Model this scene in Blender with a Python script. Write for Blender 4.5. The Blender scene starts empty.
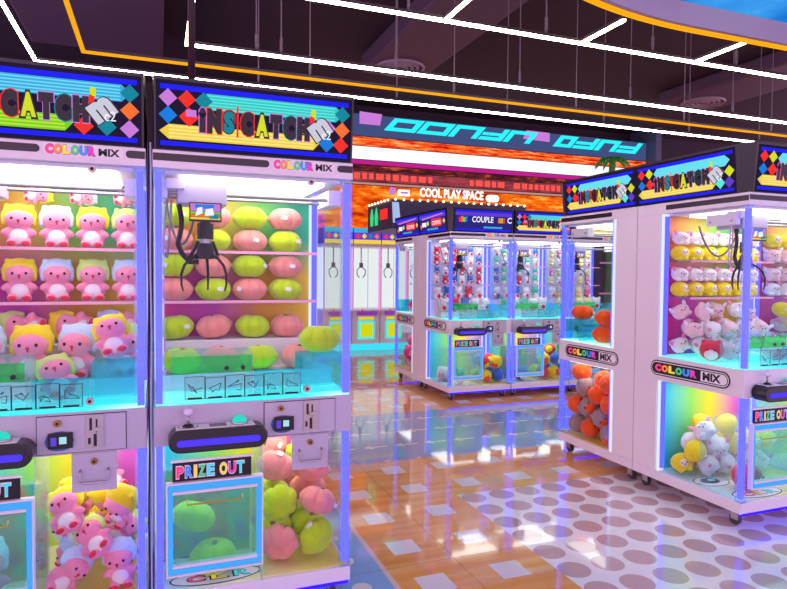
import bpy, math, random
from mathutils import Vector, Matrix, Euler

scene = bpy.context.scene
COL = scene.collection
PI = math.pi
rnd = random.Random(7)

# ------------------------------------------------------------------ colour and materials
def lin(c):
    out = []
    for v in c[:3]:
        v = v / 255.0
        out.append(v / 12.92 if v <= 0.04045 else ((v + 0.055) / 1.055) ** 2.4)
    return (out[0], out[1], out[2], 1.0)

MATS = {}
def mat(name, rgb=(200, 200, 200), rough=0.5, metal=0.0, spec=0.5, emit=0.0, ergb=None, sheen=0.0, coat=0.0, bump=None):
    if name in MATS:
        return MATS[name]
    m = bpy.data.materials.new(name)
    m.use_nodes = True
    b = m.node_tree.nodes['Principled BSDF']
    b.inputs['Base Color'].default_value = lin(rgb)
    b.inputs['Roughness'].default_value = rough
    b.inputs['Metallic'].default_value = metal
    b.inputs['Specular IOR Level'].default_value = spec
    b.inputs['Coat Weight'].default_value = coat
    if sheen:
        b.inputs['Sheen Weight'].default_value = sheen
        b.inputs['Sheen Roughness'].default_value = 0.5
    if emit:
        b.inputs['Emission Color'].default_value = lin(ergb or rgb)
        b.inputs['Emission Strength'].default_value = emit
    if bump:
        nt = m.node_tree
        t = nt.nodes.new('ShaderNodeTexCoord')
        n = nt.nodes.new('ShaderNodeTexNoise')
        n.inputs['Scale'].default_value = bump[0]
        n.inputs['Detail'].default_value = 3
        p = nt.nodes.new('ShaderNodeBump')
        p.inputs['Strength'].default_value = bump[1]
        p.inputs['Distance'].default_value = 0.01
        nt.links.new(t.outputs['Object'], n.inputs['Vector'])
        nt.links.new(n.outputs['Fac'], p.inputs['Height'])
        nt.links.new(p.outputs['Normal'], b.inputs['Normal'])
    MATS[name] = m
    return m

def emis(name, rgb, strength):
    if name in MATS:
        return MATS[name]
    m = bpy.data.materials.new(name)
    m.use_nodes = True
    nt = m.node_tree
    nt.nodes.clear()
    o = nt.nodes.new('ShaderNodeOutputMaterial')
    e = nt.nodes.new('ShaderNodeEmission')
    e.inputs['Color'].default_value = lin(rgb)
    e.inputs['Strength'].default_value = strength
    nt.links.new(e.outputs[0], o.inputs[0])
    MATS[name] = m
    return m

def glass(name, tint=(255, 255, 255), base=0.02, edge=0.45, haze=0.0):
    if name in MATS:
        return MATS[name]
    m = bpy.data.materials.new(name)
    m.use_nodes = True
    nt = m.node_tree
    nt.nodes.clear()
    o = nt.nodes.new('ShaderNodeOutputMaterial')
    t = nt.nodes.new('ShaderNodeBsdfTransparent')
    t.inputs['Color'].default_value = lin(tint)
    g = nt.nodes.new('ShaderNodeBsdfGlossy')
    g.inputs['Roughness'].default_value = 0.02
    lw = nt.nodes.new('ShaderNodeLayerWeight')
    lw.inputs['Blend'].default_value = 0.5
    pw = nt.nodes.new('ShaderNodeMath'); pw.operation = 'POWER'
    pw.inputs[1].default_value = 4.0
    ma = nt.nodes.new('ShaderNodeMath'); ma.operation = 'MULTIPLY_ADD'
    ma.inputs[1].default_value = edge
    ma.inputs[2].default_value = base
    mx = nt.nodes.new('ShaderNodeMixShader')
    L = nt.links.new
    L(lw.outputs['Facing'], pw.inputs[0]); L(pw.outputs[0], ma.inputs[0]); L(ma.outputs[0], mx.inputs[0])
    src = t.outputs[0]
    if haze:
        d = nt.nodes.new('ShaderNodeBsdfDiffuse')
        d.inputs['Color'].default_value = lin(tint)
        tl = nt.nodes.new('ShaderNodeBsdfTranslucent')
        tl.inputs['Color'].default_value = lin(tint)
        a = nt.nodes.new('ShaderNodeAddShader')
        L(d.outputs[0], a.inputs[0]); L(tl.outputs[0], a.inputs[1])
        m2 = nt.nodes.new('ShaderNodeMixShader')
        m2.inputs[0].default_value = haze
        L(t.outputs[0], m2.inputs[1]); L(a.outputs[0], m2.inputs[2])
        src = m2.outputs[0]
    L(src, mx.inputs[1]); L(g.outputs[0], mx.inputs[2]); L(mx.outputs[0], o.inputs[0])
    MATS[name] = m
    return m

class X:
    """a tiny expression writer for shader math"""
    def __init__(s, nt, sock): s.nt, s.s = nt, sock
    def _op(s, op, *a):
        n = s.nt.nodes.new('ShaderNodeMath'); n.operation = op
        for i, v in enumerate((s,) + a):
            if isinstance(v, X): s.nt.links.new(v.s, n.inputs[i])
            else: n.inputs[i].default_value = v
        return X(s.nt, n.outputs[0])
    def __add__(s, o): return s._op('ADD', o)
    def __sub__(s, o): return s._op('SUBTRACT', o)
    def __mul__(s, o): return s._op('MULTIPLY', o)
    def gt(s, o): return s._op('GREATER_THAN', o)
    def lt(s, o): return s._op('LESS_THAN', o)
    def abs(s): return s._op('ABSOLUTE')
    def max(s, o): return s._op('MAXIMUM', o)
    def sqrt(s): return s._op('SQRT')
    def cell(s, start, pitch):        # signed distance to the middle of the nearest lattice cell
        return ((s - (start - pitch / 2)) * (1 / pitch))._op('FRACT') * pitch - pitch / 2
def mixc(nt, fac, a, b):
    n = nt.nodes.new('ShaderNodeMix'); n.data_type = 'RGBA'
    for v, i in ((fac, 0), (a, 6), (b, 7)):
        if isinstance(v, X): nt.links.new(v.s, n.inputs[i])
        elif hasattr(v, 'is_output'): nt.links.new(v, n.inputs[i])
        else: n.inputs[i].default_value = v
    return n.outputs[2]
def ramp(nt, x, stops):
    n = nt.nodes.new('ShaderNodeValToRGB')
    e = n.color_ramp.elements
    while len(e) < len(stops): e.new(0.5)
    for k, (p, c) in enumerate(stops):
        e[k].position = p; e[k].color = lin(c)
    nt.links.new(x.s, n.inputs[0])
    return n.outputs[0]
def coords(nt, kind='Object'):
    t = nt.nodes.new('ShaderNodeTexCoord')
    sx = nt.nodes.new('ShaderNodeSeparateXYZ')
    nt.links.new(t.outputs[kind], sx.inputs[0])
    return [X(nt, sx.outputs[i]) for i in range(3)], t.outputs[kind]

# ------------------------------------------------------------------ mesh builder
TEXT = {}
def text_mesh(s, bold):
    k = (s, bold)
    if k not in TEXT:
        cu = bpy.data.curves.new('lettering', 'FONT')
        cu.body = s; cu.size = 1.0; cu.offset = bold; cu.resolution_u = 3
        cu.align_x = 'LEFT'
        o = bpy.data.objects.new('lettering', cu)
        COL.objects.link(o)
        dg = bpy.context.evaluated_depsgraph_get()
        me = bpy.data.meshes.new_from_object(o.evaluated_get(dg))
        vs = [(v.co.x, v.co.y) for v in me.vertices]
        fs = [tuple(p.vertices) for p in me.polygons]
        bpy.data.objects.remove(o); bpy.data.curves.remove(cu); bpy.data.meshes.remove(me)
        x0 = min(v[0] for v in vs); x1 = max(v[0] for v in vs)
        y0 = min(v[1] for v in vs); y1 = max(v[1] for v in vs)
        TEXT[k] = (vs, fs, x0, x1, y0, y1)
    return TEXT[k]

class Fr:
    """a flat frame: origin, x direction, y direction, outward normal"""
    def __init__(s, o, ex, ey):
        s.o, s.x, s.y = Vector(o), Vector(ex), Vector(ey)
        s.n = s.x.cross(s.y).normalized()
    def p(s, a, b, d=0.0): return s.o + s.x * a + s.y * b + s.n * d

class MB:
    def __init__(s): s.v, s.f, s.m, s.mats = [], [], [], []
    def mi(s, m):
        if m not in s.mats: s.mats.append(m)
        return s.mats.index(m)
    def add(s, vs, fs, m):
        b = len(s.v); i = s.mi(m)
        s.v += [tuple(v) for v in vs]
        for f in fs: s.f.append(tuple(b + k for k in f)); s.m.append(i)
    def box(s, x0, x1, y0, y1, z0, z1, m):
        vs = [(x, y, z) for z in (z0, z1) for y in (y0, y1) for x in (x0, x1)]
        s.add(vs, [(0, 2, 3, 1), (4, 5, 7, 6), (0, 1, 5, 4), (2, 6, 7, 3), (0, 4, 6, 2), (1, 3, 7, 5)], m)
    def prism(s, pts, fr, d0, d1, m):
        n = len(pts)
        vs = [fr.p(a, b, d0) for a, b in pts] + [fr.p(a, b, d1) for a, b in pts]
        fs = [tuple(range(n, 2 * n)), tuple(range(n - 1, -1, -1))]
        fs += [(k, (k + 1) % n, n + (k + 1) % n, n + k) for k in range(n)]
        s.add(vs, fs, m)
    def poly(s, pts, fr, d, m):
        s.add([fr.p(a, b, d) for a, b in pts], [tuple(range(len(pts)))], m)
    def rect(s, a0, a1, b0, b1, fr, d, m): s.poly([(a0, b0), (a1, b0), (a1, b1), (a0, b1)], fr, d, m)
    def diamond(s, a, b, ra, rb, fr, d, m): s.poly([(a - ra, b), (a, b - rb), (a + ra, b), (a, b + rb)], fr, d, m)
    def tube(s, pts, r, m, seg=8, cap=True):
        pts = [Vector(p) for p in pts]; n = len(pts); vs = []; fs = []
        rs = r if isinstance(r, (list, tuple)) else [r] * n
        up = None
        for k, p in enumerate(pts):
            t = (pts[min(k + 1, n - 1)] - pts[max(k - 1, 0)]).normalized()
            if up is None: up = t.orthogonal().normalized()
            else:
                up = (up - t * up.dot(t))
                up = up.normalized() if up.length > 1e-6 else t.orthogonal().normalized()
            w = t.cross(up)
            for j in range(seg):
                a = 2 * PI * j / seg
                vs.append(p + (up * math.cos(a) + w * math.sin(a)) * rs[k])
        for k in range(n - 1):
            for j in range(seg):
                j2 = (j + 1) % seg
                fs.append((k * seg + j, k * seg + j2, (k + 1) * seg + j2, (k + 1) * seg + j))
        if cap:
            fs.append(tuple(range(seg - 1, -1, -1))); fs.append(tuple((n - 1) * seg + j for j in range(seg)))
        s.add(vs, fs, m)
    def ell(s, c, r, m, nu=20, nv=12, M=None, fn=None):
        vs = []; fs = []
        for i in range(nv + 1):
            ph = PI * i / nv
            for j in range(nu):
                th = 2 * PI * j / nu
                q = Vector((math.sin(ph) * math.cos(th), math.sin(ph) * math.sin(th), math.cos(ph)))
                if fn: q = fn(q, th, ph)
                q = Vector((q.x * r[0], q.y * r[1], q.z * r[2]))
                if M is not None: q = M @ q
                vs.append(q + Vector(c))
        for i in range(nv):
            for j in range(nu):
                j2 = (j + 1) % nu
                a, b, c_, d = i * nu + j, (i + 1) * nu + j, (i + 1) * nu + j2, i * nu + j2
                if i == 0: fs.append((a, b, c_))
                elif i == nv - 1: fs.append((a, b, d))
                else: fs.append((a, b, c_, d))
        s.add(vs, fs, m)
    def text(s, t, fr, a, b, h, m, d=0.0, bold=0.0, width=None, rot=0.0, extr=0.0):
        """lettering with its lower edge at b and its left edge at a, capital height h"""
        vs, fs, x0, x1, y0, y1 = text_mesh(t, bold)
        k = h / (y1 - y0)
        kx = (width / (x1 - x0)) if width else k
        cr, sr = math.cos(rot), math.sin(rot)
        out = []
        for x, y in vs:
            px, py = (x - x0) * kx, (y - y0) * k
            out.append((a + px * cr - py * sr, b + px * sr + py * cr))
        s.add([fr.p(x, y, d + extr) for x, y in out], fs, m)
        return (x1 - x0) * kx
    def build(s, name, parent=None, smooth=False, bevel=0.0, seg=2):
        me = bpy.data.meshes.new(name)
        me.from_pydata(s.v, [], s.f)
        for m in s.mats: me.materials.append(m)
        me.polygons.foreach_set('material_index', s.m)
        if smooth: me.polygons.foreach_set('use_smooth', [True] * len(me.polygons))
        me.update()
        o = bpy.data.objects.new(name, me)
        COL.objects.link(o)
        if parent: o.parent = parent
        if bevel:
            b = o.modifiers.new('soft', 'BEVEL'); b.width = bevel; b.segments = seg; b.limit_method = 'ANGLE'
        return o

def stadium(x0, x1, y0, y1, n=8, left=True, right=True):
    r = (y1 - y0) / 2; cy = (y0 + y1) / 2; P = []
    if right: P += [(x1 - r + r * math.cos(a), cy + r * math.sin(a)) for a in [-PI / 2 + PI * k / n for k in range(n + 1)]]
    else: P += [(x1, y0), (x1, y1)]
    if left: P += [(x0 + r + r * math.cos(a), cy + r * math.sin(a)) for a in [PI / 2 + PI * k / n for k in range(n + 1)]]
    else: P += [(x0, y1), (x0, y0)]
    return P
def oval(cx, cy, ra, rb, n=32): return [(cx + ra * math.cos(2 * PI * k / n), cy + rb * math.sin(2 * PI * k / n)) for k in range(n)]

def empty(name, loc=(0, 0, 0), rz=0.0, parent=None):
    o = bpy.data.objects.new(name, None); COL.objects.link(o)
    o.location = loc; o.rotation_euler = (0, 0, rz); o.empty_display_size = 0.1
    if parent: o.parent = parent
    return o
def tag(o, label, cat, group=None, kind=None):
    if label: o['label'] = label
    if cat: o['category'] = cat
    if group: o['group'] = group
    if kind: o['kind'] = kind
    return o
def struct(o): o['kind'] = 'structure'; return o
def remeshed(mb, voxel, smooth=4):
    o = mb.build('moulded_form')
    r = o.modifiers.new('r', 'REMESH'); r.mode = 'VOXEL'; r.voxel_size = voxel; r.use_smooth_shade = True
    sm = o.modifiers.new('s', 'SMOOTH'); sm.iterations = smooth; sm.factor = 0.5
    dg = bpy.context.evaluated_depsgraph_get()
    me = bpy.data.meshes.new_from_object(o.evaluated_get(dg))
    me.materials.clear()
    for m in mb.mats[:1]: me.materials.append(m)
    old = o.data
    bpy.data.objects.remove(o); bpy.data.meshes.remove(old)
    return me
def mesh_obj(name, me, parent=None):
    o = bpy.data.objects.new(name, me); COL.objects.link(o)
    if parent: o.parent = parent
    return o
def copy_tree(o, parent=None):
    c = o.copy(); COL.objects.link(c)
    if parent: c.parent = parent
    for ch in o.children: copy_tree(ch, c)
    return c

# palette -----------------------------------------------------------------
WHITE = mat('white enamel', (232, 224, 232), 0.32)
LILAC = mat('lilac shaded enamel', (190, 184, 204), 0.35)  # console white with its lilac shading put into the colour; also small fittings
DARK = mat('black enamel', (22, 18, 28), 0.35)
SLOT = mat('black strip', (30, 14, 34), 0.3)
METAL = mat('brushed metal', (170, 165, 165), 0.35, 0.8)
BRASS = mat('brass lock', (150, 120, 60), 0.35, 0.8)
RUBBER = mat('caster rubber', (60, 55, 65), 0.6)
BLACK = mat('black rubber', (14, 13, 16), 0.5)
INK = mat('printed black', (22, 20, 26), 0.6)
PAPER = mat('printed white', (240, 236, 240), 0.5)
GLASS = glass('clear glass', (250, 252, 253), 0.006, 0.30)
ACRYL = glass('clear acrylic', (236, 246, 250), 0.03, 0.4, 0.05)
CYANG = glass('cyan acrylic', (150, 240, 245), 0.02, 0.3, 0.08)
GREENG = glass('green acrylic', (120, 245, 170), 0.02, 0.3, 0.08)
FLAPG = glass('blue tinted acrylic', (200, 245, 238), 0.03, 0.3, 0.05)
STICKER = glass('clear film', (240, 240, 240), 0.01, 0.2, 0.03)
BLUE_LED = emis('blue led', (72, 72, 255), 2.6)
DEEP_LED = emis('deep blue led', (40, 20, 255), 2.4)
CYAN_LED = emis('sky blue led', (70, 165, 250), 0.95)
FILL_LOW = emis('lower fill glow', (255, 250, 246), 3.0)  # added glow for the lower compartments, not a fitting of the machine
LAMP = emis('white lamp', (255, 250, 246), 4.4)
S_BG = emis('marquee mesh', (40, 30, 58), 0.8)
S_BLUE = emis('marquee blue', (30, 30, 245), 1.3)
S_CYAN = emis('marquee cyan', (60, 190, 190), 1.0)
S_CYAN2 = emis('marquee cyan light', (90, 225, 215), 1.0)
S_SKY = emis('marquee sky', (60, 165, 215), 1.0)
S_SKY2 = emis('marquee sky light', (110, 210, 240), 1.0)
S_YEL = emis('marquee yellow', (232, 200, 70), 1.0)
S_YEL2 = emis('marquee cream', (245, 222, 130), 1.0)
S_GRN = emis('marquee green', (120, 200, 40), 1.0)
S_GRN2 = emis('marquee lime', (180, 220, 60), 1.0)
S_RED = emis('marquee red', (240, 50, 45), 1.0)
S_ORG = emis('marquee orange', (240, 110, 50), 1.0)
S_MAU = emis('marquee mauve', (195, 120, 210), 1.0)
S_TEAL = emis('marquee teal', (25, 130, 150), 1.0)
S_AZ = emis('marquee azure', (30, 120, 215), 1.0)
S_WHT = emis('marquee white', (240, 240, 248), 1.0)
S_INK = mat('marquee ink', (16, 14, 24), 0.5)
S_LIME = emis('marquee leaf', (205, 215, 40), 1.0)
S_IND = emis('marquee indigo', (44, 38, 120), 1.0)
S_PUR = emis('marquee purple', (96, 60, 200), 1.0)
L_PINK = mat('letter pink', (236, 60, 130), 0.5, emit=0.35)
L_ORNG = mat('letter orange', (245, 140, 50), 0.5, emit=0.35)
L_YELL = mat('letter yellow', (240, 215, 60), 0.5, emit=0.35)
L_GREE = mat('letter green', (60, 200, 130), 0.5, emit=0.35)
L_BLUE = mat('letter blue', (50, 140, 230), 0.5, emit=0.35)
L_MAGE = mat('letter magenta', (205, 60, 170), 0.5, emit=0.35)
L_OUT = mat('letter edge', (150, 60, 150), 0.5)
L_CYAN = mat('letter cyan', (70, 215, 225), 0.5, emit=0.35)

# printed rainbow panels ----------------------------------------------------
def panel_mat(name, w, tops, lows, z_split, z_soft=0.12):
    m = bpy.data.materials.new(name); m.use_nodes = True
    nt = m.node_tree; b = nt.nodes['Principled BSDF']
    (x, y, z), _ = coords(nt)
    t = x * (1 / w)
    a = ramp(nt, t, tops); c = ramp(nt, t, lows)
    f = (z - (z_split - z_soft)) * (1 / (2 * z_soft))
    f = f._op('MAXIMUM', 0.0)._op('MINIMUM', 1.0)
    nt.links.new(mixc(nt, f, c, a), b.inputs['Base Color'])
    b.inputs['Roughness'].default_value = 0.4
    return m
P_UP = panel_mat('rainbow back print', 0.86,
    [(0.05, (235, 120, 60)), (0.35, (245, 205, 60)), (0.62, (120, 215, 90)), (0.85, (30, 190, 140))],
    [(0.05, (225, 30, 120)), (0.35, (215, 60, 190)), (0.62, (240, 160, 30)), (0.9, (245, 200, 30))], 1.62, 0.1)
P_LOW = panel_mat('rainbow lower print', 0.86,
    [(0.08, (50, 215, 235)), (0.36, (150, 230, 90)), (0.58, (245, 235, 20)), (0.86, (235, 110, 215))],
    [(0.08, (40, 195, 230)), (0.36, (110, 220, 120)), (0.58, (245, 230, 30)), (0.86, (225, 70, 160))], 0.5, 0.2)
P_FLOOR = panel_mat('printed cabinet floor', 0.86,
    [(0.05, (190, 225, 235)), (0.4, (240, 235, 190)), (0.8, (245, 225, 110)), (0.98, (245, 210, 90))],
    [(0.05, (190, 225, 235)), (0.4, (240, 235, 190)), (0.8, (245, 225, 110)), (0.98, (245, 210, 90))], 0.5)
P_PALE = mat('pale blue back print', (222, 230, 250), .4)
P_PLAY = panel_mat('printed playfield', 0.86,
    [(0.05, (120, 235, 215)), (0.4, (40, 225, 225)), (0.75, (60, 235, 225)), (0.98, (205, 245, 220))],
    [(0.05, (120, 235, 215)), (0.4, (40, 225, 225)), (0.75, (60, 235, 225)), (0.98, (205, 245, 220))], 0.5)
_b = P_PLAY.node_tree.nodes['Principled BSDF']   # the playfield is a lit panel
P_PLAY.node_tree.links.new(_b.inputs['Base Color'].links[0].from_socket, _b.inputs['Emission Color']); _b.inputs['Emission Strength'].default_value = 0.7

# ------------------------------------------------------------------ lettering used on the machines
def colour_word(mb, fr, a, b, h, w, d, outline=None):
    """the two-word name on the plates: bright capitals, then small dark ones"""
    cs = [L_PINK, L_ORNG, L_YELL, L_GREE, L_BLUE, L_MAGE]
    x = a; step = w / 6.0
    for ch, c in zip('COLOUR', cs):
        if outline: mb.text(ch, fr, x - step * .03, b - h * .06, h * 1.12, outline, d, 0.09, step * 1.0)
        mb.text(ch, fr, x, b, h, c, d + 0.0008, 0.075, step * 0.92)
        x += step
def prize_word(mb, fr, a, b, h, w, d):
    s = 'PRIZE OUT'; cs = [L_PINK, L_BLUE, L_YELL, L_GREE, L_CYAN, None, L_YELL, L_MAGE, L_CYAN]
    st = w / 8.6; x = a
    for ch, c in zip(s, cs):
        if c is None: x += st * 0.5; continue
        k = 0.32 if ch == 'I' else 0.9
        mb.text(ch, fr, x - st * .06, b - h * .08, h * 1.16, PAPER, d, 0.07, st * (k + .12))
        mb.text(ch, fr, x, b, h, c, d + 0.0008, 0.045, st * k)
        x += st * (0.47 if ch == 'I' else 1.05)
def sign_art(mb, fr, W, H, style):
    """the lit picture of a marquee; (0,0) is its lower left corner"""
    P = lambda pts: [(a * W, b * H) for a, b in pts]
    def dia(a, b, c, r=0.036): mb.diamond(a * W, b * H, r, r, fr, .0016, c)
    mb.rect(0, W, 0, H, fr, 0.0004, S_BG)
    mb.rect(.02 * W, .98 * W, .87 * H, .94 * H, fr, .001, S_BLUE)
    mb.rect(.02 * W, .98 * W, .055 * H, .12 * H, fr, .001, S_BLUE)
    if style in ('gold', 'sky', 'gem'):
        c1, c2 = {'gold': (S_CYAN, S_CYAN2), 'sky': (S_SKY, S_SKY2), 'gem': (S_SKY2, S_CYAN2)}[style]
        y1, y2 = (S_YEL, S_YEL2) if style != 'sky' else (S_GRN, S_GRN2)
        mb.poly(P([(.20, .74), (.24, .62), (.91, .62), (.955, .745), (.91, .86), (.24, .86)]), fr, .0012, c1)
        for k in range(5): mb.rect(.245 * W, .905 * W, (.635 + .046 * k) * H, (.655 + .046 * k) * H, fr, .0015, c2)
        e = .825 if style != 'sky' else .70
        mb.poly(P([(.015, .265), (.06, .15), (e - .035, .15), (e, .27), (e - .035, .37), (.06, .37)]), fr, .0012, y1)
        for k in range(4): mb.rect(.06 * W, (e - .035) * W, (.175 + .05 * k) * H, (.20 + .05 * k) * H, fr, .0015, y2)
        if style == 'gem':
            dia(.06, .76, S_RED); dia(.15, .76, S_LIME); dia(.06, .49, S_AZ); dia(.155, .49, S_RED, .04)
            dia(.947, .5, S_LIME); dia(.868, .50, S_RED, .03); dia(.863, .26, S_CYAN2); dia(.942, .26, S_PUR)
        else:
            dia(.056, .75, S_MAU); dia(.145, .75, S_RED); dia(.225, .745, S_TEAL)
            dia(.056, .5, S_AZ); dia(.155, .49, S_RED, .04); mb.rect(.14 * W, .19 * W, .5 * H, .6 * H, fr, .0018, S_MAU)
            dia(.947, .745, S_TEAL); dia(.947, .5, S_ORG)
            if style == 'gold': dia(.868, .52, S_MAU); dia(.863, .26, S_AZ); dia(.942, .26, S_RED)
            else: dia(.86, .49, S_RED, .03); dia(.745, .24, S_RED); dia(.845, .25, S_TEAL); dia(.945, .24, S_MAU)
        # the words: dark block capitals with thin bright edges
        b, h = .285 * H, .36 * H
        x = .205 * W
        def cap(ch, w, fill, edge, x):
            w *= W
            mb.text(ch, fr, x - .005, b - .005, h + .010, edge, .002, 0.13, w + .010)
            mb.text(ch, fr, x - .001, b - .001, h + .002, S_INK, .0023, 0.12, w + .002)
            if fill is not S_INK: mb.text(ch, fr, x + .003, b + .004, h - .008, fill, .0026, 0.07, w - .006)
            return x + w + .008 * W
        for ch, c, w, e in zip('iNS', (S_INK, S_INK, S_TEAL), (.030, .068, .060), (S_MAU, S_RED, S_RED)): x = cap(ch, w, c, e, x)
        mb.rect(x, x + .010 * W, b - .01, b + h + .02, fr, .0022, S_RED); x += .020 * W
        for ch, c, w, e in zip('CATCH', (S_INK, S_LIME, S_INK, S_INK, S_INK), (.066, .070, .060, .066, .066), (S_RED, S_INK, S_MAU, S_TEAL, S_MAU)): x = cap(ch, w, c, e, x)
        mb.poly([(x - .008, b + h * .75), (x + .012, b + h * .62), (x + .02, b + h * 1.35), (x, b + h * 1.4)], fr, .003, S_RED)
        mb.poly([(x - .002, b + h * 1.1), (x + .02, b + h * 1.0), (x + .02, b + h * 1.35), (x, b + h * 1.4)], fr, .0032, S_LIME)
        mb.text('m', fr, x + .026, b - .012, .33 * H, S_INK, .0034, 0.10, .125 * W, 0.66)
        mb.text('m', fr, x + .028, b - .006, .29 * H, emis('marquee silver', (205, 205, 222), .9), .0038, 0.07, .112 * W, 0.66)
        mb.text('c2', fr, .835 * W, .33 * H, .14 * H, S_WHT, .0042, 0.0, .05 * W)
    elif style == 'couple':
        mb.rect(.02 * W, .98 * W, .12 * H, .87 * H, fr, .0008, S_IND)
        for k, c in enumerate((S_RED, S_ORG, S_GRN, S_AZ)): mb.rect((.08 + .035 * k) * W, (.115 + .035 * k) * W, .42 * H, (.62 + .05 * (k % 2)) * H, fr, .0015, c)
        mb.rect(.02 * W, .98 * W, .70 * H, .85 * H, fr, .0012, S_PUR)
        mb.text('COUPLE', fr, .30 * W, .42 * H, .26 * H, S_WHT, .002, 0.02, .36 * W)
        for k, c in enumerate((S_ORG, S_GRN, S_RED)): mb.rect((.74 + .04 * k) * W, (.78 + .04 * k) * W, .42 * H, .64 * H, fr, .0015, c)
        mb.text('C', fr, .90 * W, .42 * H, .26 * H, S_WHT, .002, 0.02)
        mb.rect(.50 * W, .82 * W, .17 * H, .25 * H, fr, .0015, S_SKY)
    else:
        mb.rect(.02 * W, .98 * W, .12 * H, .87 * H, fr, .0008, S_IND)
        mb.rect(.02 * W, .98 * W, .70 * H, .86 * H, fr, .0012, S_PUR)
        mb.poly(P([(.12, .66), (.9, .8), (.9, .86), (.12, .74)]), fr, .0016, S_MAU)
        mb.poly(stadium(.45 * W, .86 * W, .30 * H, .66 * H), fr, .0016, S_RED)
        mb.text('COUPLE', fr, .50 * W, .38 * H, .18 * H, S_WHT, .0022, 0.02, .30 * W)
        dia(.34, .48, S_LIME); dia(.92, .5, S_YEL); dia(.08, .36, S_ORG)
        mb.rect(.12 * W, .28 * W, .34 * H, .54 * H, fr, .0015, S_WHT)
        mb.rect(.30 * W, .70 * W, .16 * H, .24 * H, fr, .0015, S_SKY)

# ------------------------------------------------------------------ the claw machine
def splash(name, stops):
    mt = bpy.data.materials.new(name); mt.use_nodes = True
    nt = mt.node_tree; b = nt.nodes['Principled BSDF']
    t = nt.nodes.new('ShaderNodeTexCoord'); n = nt.nodes.new('ShaderNodeTexNoise'); n.inputs['Scale'].default_value = 7; n.inputs['Detail'].default_value = 1
    nt.links.new(t.outputs['Object'], n.inputs[0])
    nt.links.new(ramp(nt, X(nt, n.outputs['Fac']), stops), b.inputs['Base Color']); b.inputs['Roughness'].default_value = .4
    return mt
CHUTE = {'teal': splash('teal splash print', [(.36, (20, 150, 160)), (.46, (40, 200, 120)), (.54, (120, 190, 60)), (.60, (240, 150, 60)), (.68, (190, 120, 70))]),
         'rose': splash('rose splash print', [(.36, (240, 80, 190)), (.48, (235, 120, 230)), (.56, (245, 90, 80)), (.66, (250, 150, 60))])}
MW, MD = 0.86, 0.92
DV = 0.70                       # depth of the glazed compartment
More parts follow.
